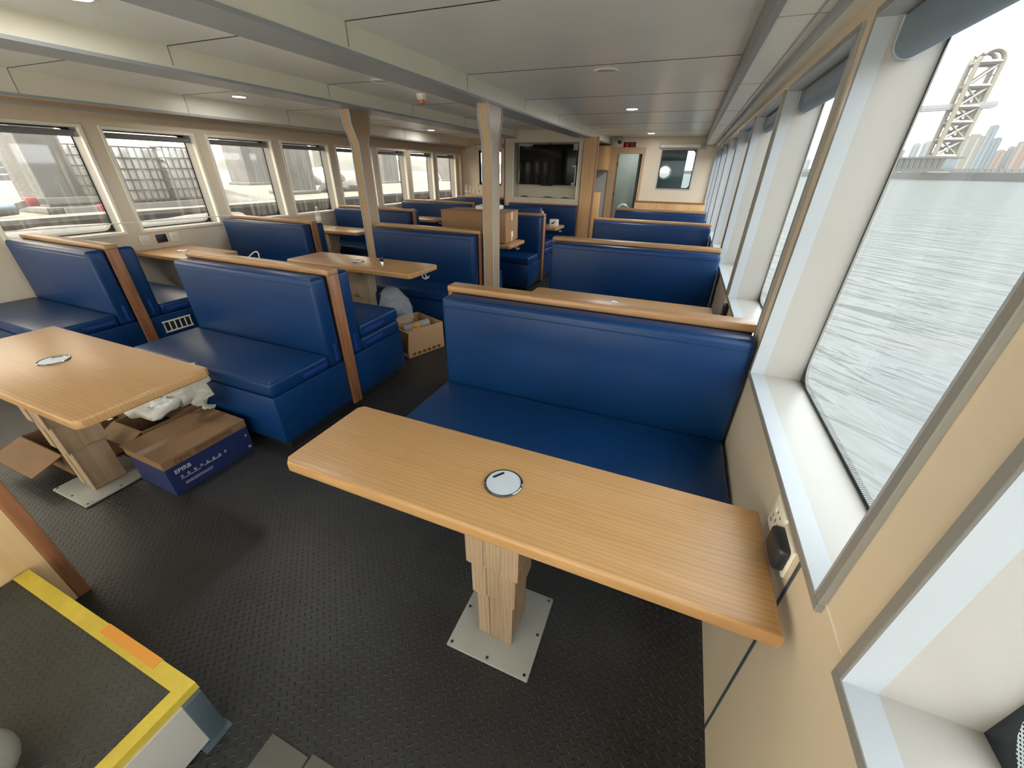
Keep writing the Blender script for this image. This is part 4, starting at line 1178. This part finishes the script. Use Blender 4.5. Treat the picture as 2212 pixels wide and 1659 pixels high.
# blue tower with a cream flank, right of the curved steel tower
H = lambda tan, d: 1.6+d*tan-4.4
D1 = 560
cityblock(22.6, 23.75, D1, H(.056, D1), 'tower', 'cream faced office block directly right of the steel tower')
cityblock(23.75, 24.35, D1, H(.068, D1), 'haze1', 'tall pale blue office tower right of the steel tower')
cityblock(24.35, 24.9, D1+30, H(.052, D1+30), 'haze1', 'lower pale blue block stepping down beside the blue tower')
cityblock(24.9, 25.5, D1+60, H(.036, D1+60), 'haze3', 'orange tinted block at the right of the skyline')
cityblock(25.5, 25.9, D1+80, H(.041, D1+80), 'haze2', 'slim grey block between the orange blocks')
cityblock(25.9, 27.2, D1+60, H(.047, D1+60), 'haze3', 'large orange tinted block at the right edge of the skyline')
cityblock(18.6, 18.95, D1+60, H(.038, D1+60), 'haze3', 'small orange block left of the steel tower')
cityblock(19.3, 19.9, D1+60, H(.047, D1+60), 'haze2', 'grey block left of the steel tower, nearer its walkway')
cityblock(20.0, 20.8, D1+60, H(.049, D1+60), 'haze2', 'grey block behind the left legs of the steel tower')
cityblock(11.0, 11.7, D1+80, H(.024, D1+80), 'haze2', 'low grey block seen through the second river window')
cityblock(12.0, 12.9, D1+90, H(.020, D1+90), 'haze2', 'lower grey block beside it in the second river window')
# glass pavilion at the tower foot
(xa, ya), (xb, yb) = azp(17.2, 405), azp(22.0, 385)
u = Vector((xb-xa, yb-ya, 0)); L = u.length; u.normalize(); n = Vector((-u.y, u.x, 0))
if n.dot(Vector((xa, ya, 0))) < 0: n = -n
M = Matrix(((u.x, n.x, 0, 0), (u.y, n.y, 0, 0), (0, 0, 1, 0), (0, 0, 0, 1)))
t = thing('glass_pavilion', 'long low glass pavilion on the bank left of the steel tower', 'pavilion', (xa, ya, 4.5))
part('glazing', MB().box(0, L, 0, 12, 0, 7.2, 0, M=M), 'pavglass', t)
w = MB()
for k in range(13): w.box(L*k/12-.25, L*k/12+.25, -.6, .2, 0, 7.2, 0, M=M)
part('columns', w, 'haze2', t)
part('roof', MB().box(-2, L+2, -3, 14, 7.2, 8.2, 0, M=M), 'bank', t)
part('base_wall', MB().box(-2, L+2, -1.5, -.6, 0, 1.6, 0, M=M), 'bank', t)

# curved steel tower
TD = 450
cx_, cy_ = azp(21.62, TD)
u = Vector((cy_, -cx_, 0)).normalized()          # to the right as seen from the boat
v = Vector((cx_, cy_, 0)).normalized()           # away
rotv = Matrix.Rotation(math.radians(24), 3, 'Z'); u = rotv @ u; v = rotv @ v
t = thing('steel_tower', 'tall cream lattice tower with an arched top across the river', 'tower', (cx_, cy_, 4.5))
hw, dp, Ht = 6.4, 4.2, 1.6+TD*.1604-4.5
def TP(a, b_, z): return u*a+v*b_+Vector((0, 0, z))
zs_ = Ht-hw
for sgn, nm in ((-1, 'front_frame'), (1, 'rear_frame')):
    pts = [TP(-hw, sgn*dp, 0), TP(-hw, sgn*dp, zs_*.5)]
    pts += [TP(hw*math.cos(a), sgn*dp, zs_+hw*math.sin(a)) for a in [PI-k*PI/14 for k in range(15)]]
    pts += [TP(hw, sgn*dp, zs_*.5), TP(hw, sgn*dp, 0)]
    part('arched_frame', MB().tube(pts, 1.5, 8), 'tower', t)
w = MB()
LV = [0, .16, .32, .48, .62, .80, 1.0]
for i, f in enumerate(LV):
    z = zs_*f
    for s in (-1, 1):
        w.tube([TP(-hw, s*dp, z), TP(hw, s*dp, z)], 1.45, 6); w.tube([TP(s*hw, -dp, z), TP(s*hw, dp, z)], .9, 6)
    if i < len(LV)-1:
        z2 = zs_*LV[i+1]
        for s in (-1, 1):
            w.tube([TP(-hw, s*dp, z), TP(hw, s*dp, z2)], .9, 6)
            if i < 5: w.tube([TP(hw, s*dp, z), TP(-hw, s*dp, z2)], .7, 6)
        for s in (-1, 1):
            for g_ in (.5,): w.tube([TP(s*hw, -dp, z+(z2-z)*g_), TP(s*hw, dp, z+(z2-z)*g_)], .4, 6)
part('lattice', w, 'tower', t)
part('lift_shaft', MB().box(-1.4, 2.4, -3.4, 3.4, 0, zs_*.78, 0, M=Matrix(((u.x, v.x, 0, u.x*5.), (u.y, v.y, 0, u.y*5.), (0, 0, 1, 0), (0, 0, 0, 1)))), 'tower', t)
zw = 1.6+TD*.0928-4.5
wd = Vector((cy_, -cx_, 0)).normalized()
wl_ = 1.0*(TD*math.radians(1.75)); wl0 = TD*math.radians(3.9)
MW = Matrix(((wd.x, v.x, 0, 0), (wd.y, v.y, 0, 0), (0, 0, 1, 0), (0, 0, 0, 1)))
k = MB().box(-wl0, wl_, -3, 3, zw-.8, zw+.3, 0, M=MW).box(-wl0, wl_, -3.1, -2.9, zw+.3, zw+2.6, 0, M=MW)
part('walkway', k, 'haze2', t)

# ------------------------------------------------------------------ sky, camera
w = bpy.data.worlds.new('overcast_sky'); S.world = w; w.use_nodes = True
nt = w.node_tree
for n_ in list(nt.nodes): nt.nodes.remove(n_)
out = nt.nodes.new('ShaderNodeOutputWorld'); bg = nt.nodes.new('ShaderNodeBackground')
tc = nt.nodes.new('ShaderNodeTexCoord'); sx = nt.nodes.new('ShaderNodeSeparateXYZ')
nt.links.new(tc.outputs['Generated'], sx.inputs[0])
mr = nt.nodes.new('ShaderNodeMapRange'); mr.inputs['From Min'].default_value = -.6; mr.inputs['From Max'].default_value = .3
nt.links.new(sx.outputs[0], mr.inputs['Value'])
cr = nt.nodes.new('ShaderNodeValToRGB')
cr.color_ramp.elements[0].color = (1., .88, .70, 1); cr.color_ramp.elements[1].color = (.86, .90, .92, 1)
nt.links.new(mr.outputs[0], cr.inputs['Fac'])
ns = nt.nodes.new('ShaderNodeTexNoise'); ns.inputs['Scale'].default_value = 2.2; ns.inputs['Detail'].default_value = 4
nt.links.new(tc.outputs['Generated'], ns.inputs['Vector'])
m2 = nt.nodes.new('ShaderNodeMapRange'); m2.inputs['To Min'].default_value = .92; m2.inputs['To Max'].default_value = 1.08
nt.links.new(ns.outputs['Fac'], m2.inputs['Value'])
mm = nt.nodes.new('ShaderNodeMath'); mm.operation = 'MULTIPLY'; mm.inputs[1].default_value = 1.45
nt.links.new(m2.outputs[0], mm.inputs[0]); nt.links.new(mm.outputs[0], bg.inputs['Strength'])
nt.links.new(cr.outputs['Color'], bg.inputs['Color']); nt.links.new(bg.outputs[0], out.inputs['Surface'])

sun = bpy.data.lights.new('added_sun', 'SUN'); sun.energy = 6.8; sun.angle = .2; sun.color = (1, .97, .92)  # sun added from astern, its bounce off the deck brightens the cabin
so = bpy.data.objects.new('added_sun', sun); COL.objects.link(so); so.location = (-2, -20, 30)
so.rotation_euler = Vector((0, .36, -.93)).to_track_quat('-Z', 'Y').to_euler()
cam = bpy.data.cameras.new('camera'); cam.sensor_width = 36; cam.sensor_fit = 'HORIZONTAL'
cam.lens = 36*831.6/2212; cam.clip_start = .05; cam.clip_end = 5000
co = bpy.data.objects.new('camera', cam); COL.objects.link(co)
yaw, pit, rol = .379373297, -.508232566, -.0171985544
Rz = Matrix.Rotation(yaw, 3, 'Z'); Rx = Matrix.Rotation(pit, 3, 'X')
B = Matrix(((1, 0, 0), (0, 0, 1), (0, -1, 0)))
Rr = Matrix.Rotation(rol, 3, 'Z')
R = Rz @ Rx @ B @ Rr                      # columns: right, down, forward
R = R @ Matrix(((1, 0, 0), (0, -1, 0), (0, 0, -1)))
co.matrix_world = Matrix.Translation((0, 0, 1.6)) @ R.to_4x4()
S.camera = co

S.view_settings.view_transform = 'Standard'; S.view_settings.look = 'None'
S.view_settings.gamma = 1; S.view_settings.use_curve_mapping = False
S.view_settings.exposure = 2.08
cy = S.cycles
cy.max_bounces = 12; cy.diffuse_bounces = 9; cy.glossy_bounces = 4; cy.transparent_max_bounces = 12; cy.transmission_bounces = 4
cy.caustics_reflective = False; cy.caustics_refractive = False
cy.sample_clamp_indirect = 6.
cy.use_denoising = True
try: cy.denoiser = 'OPENIMAGEDENOISE'
except Exception: pass
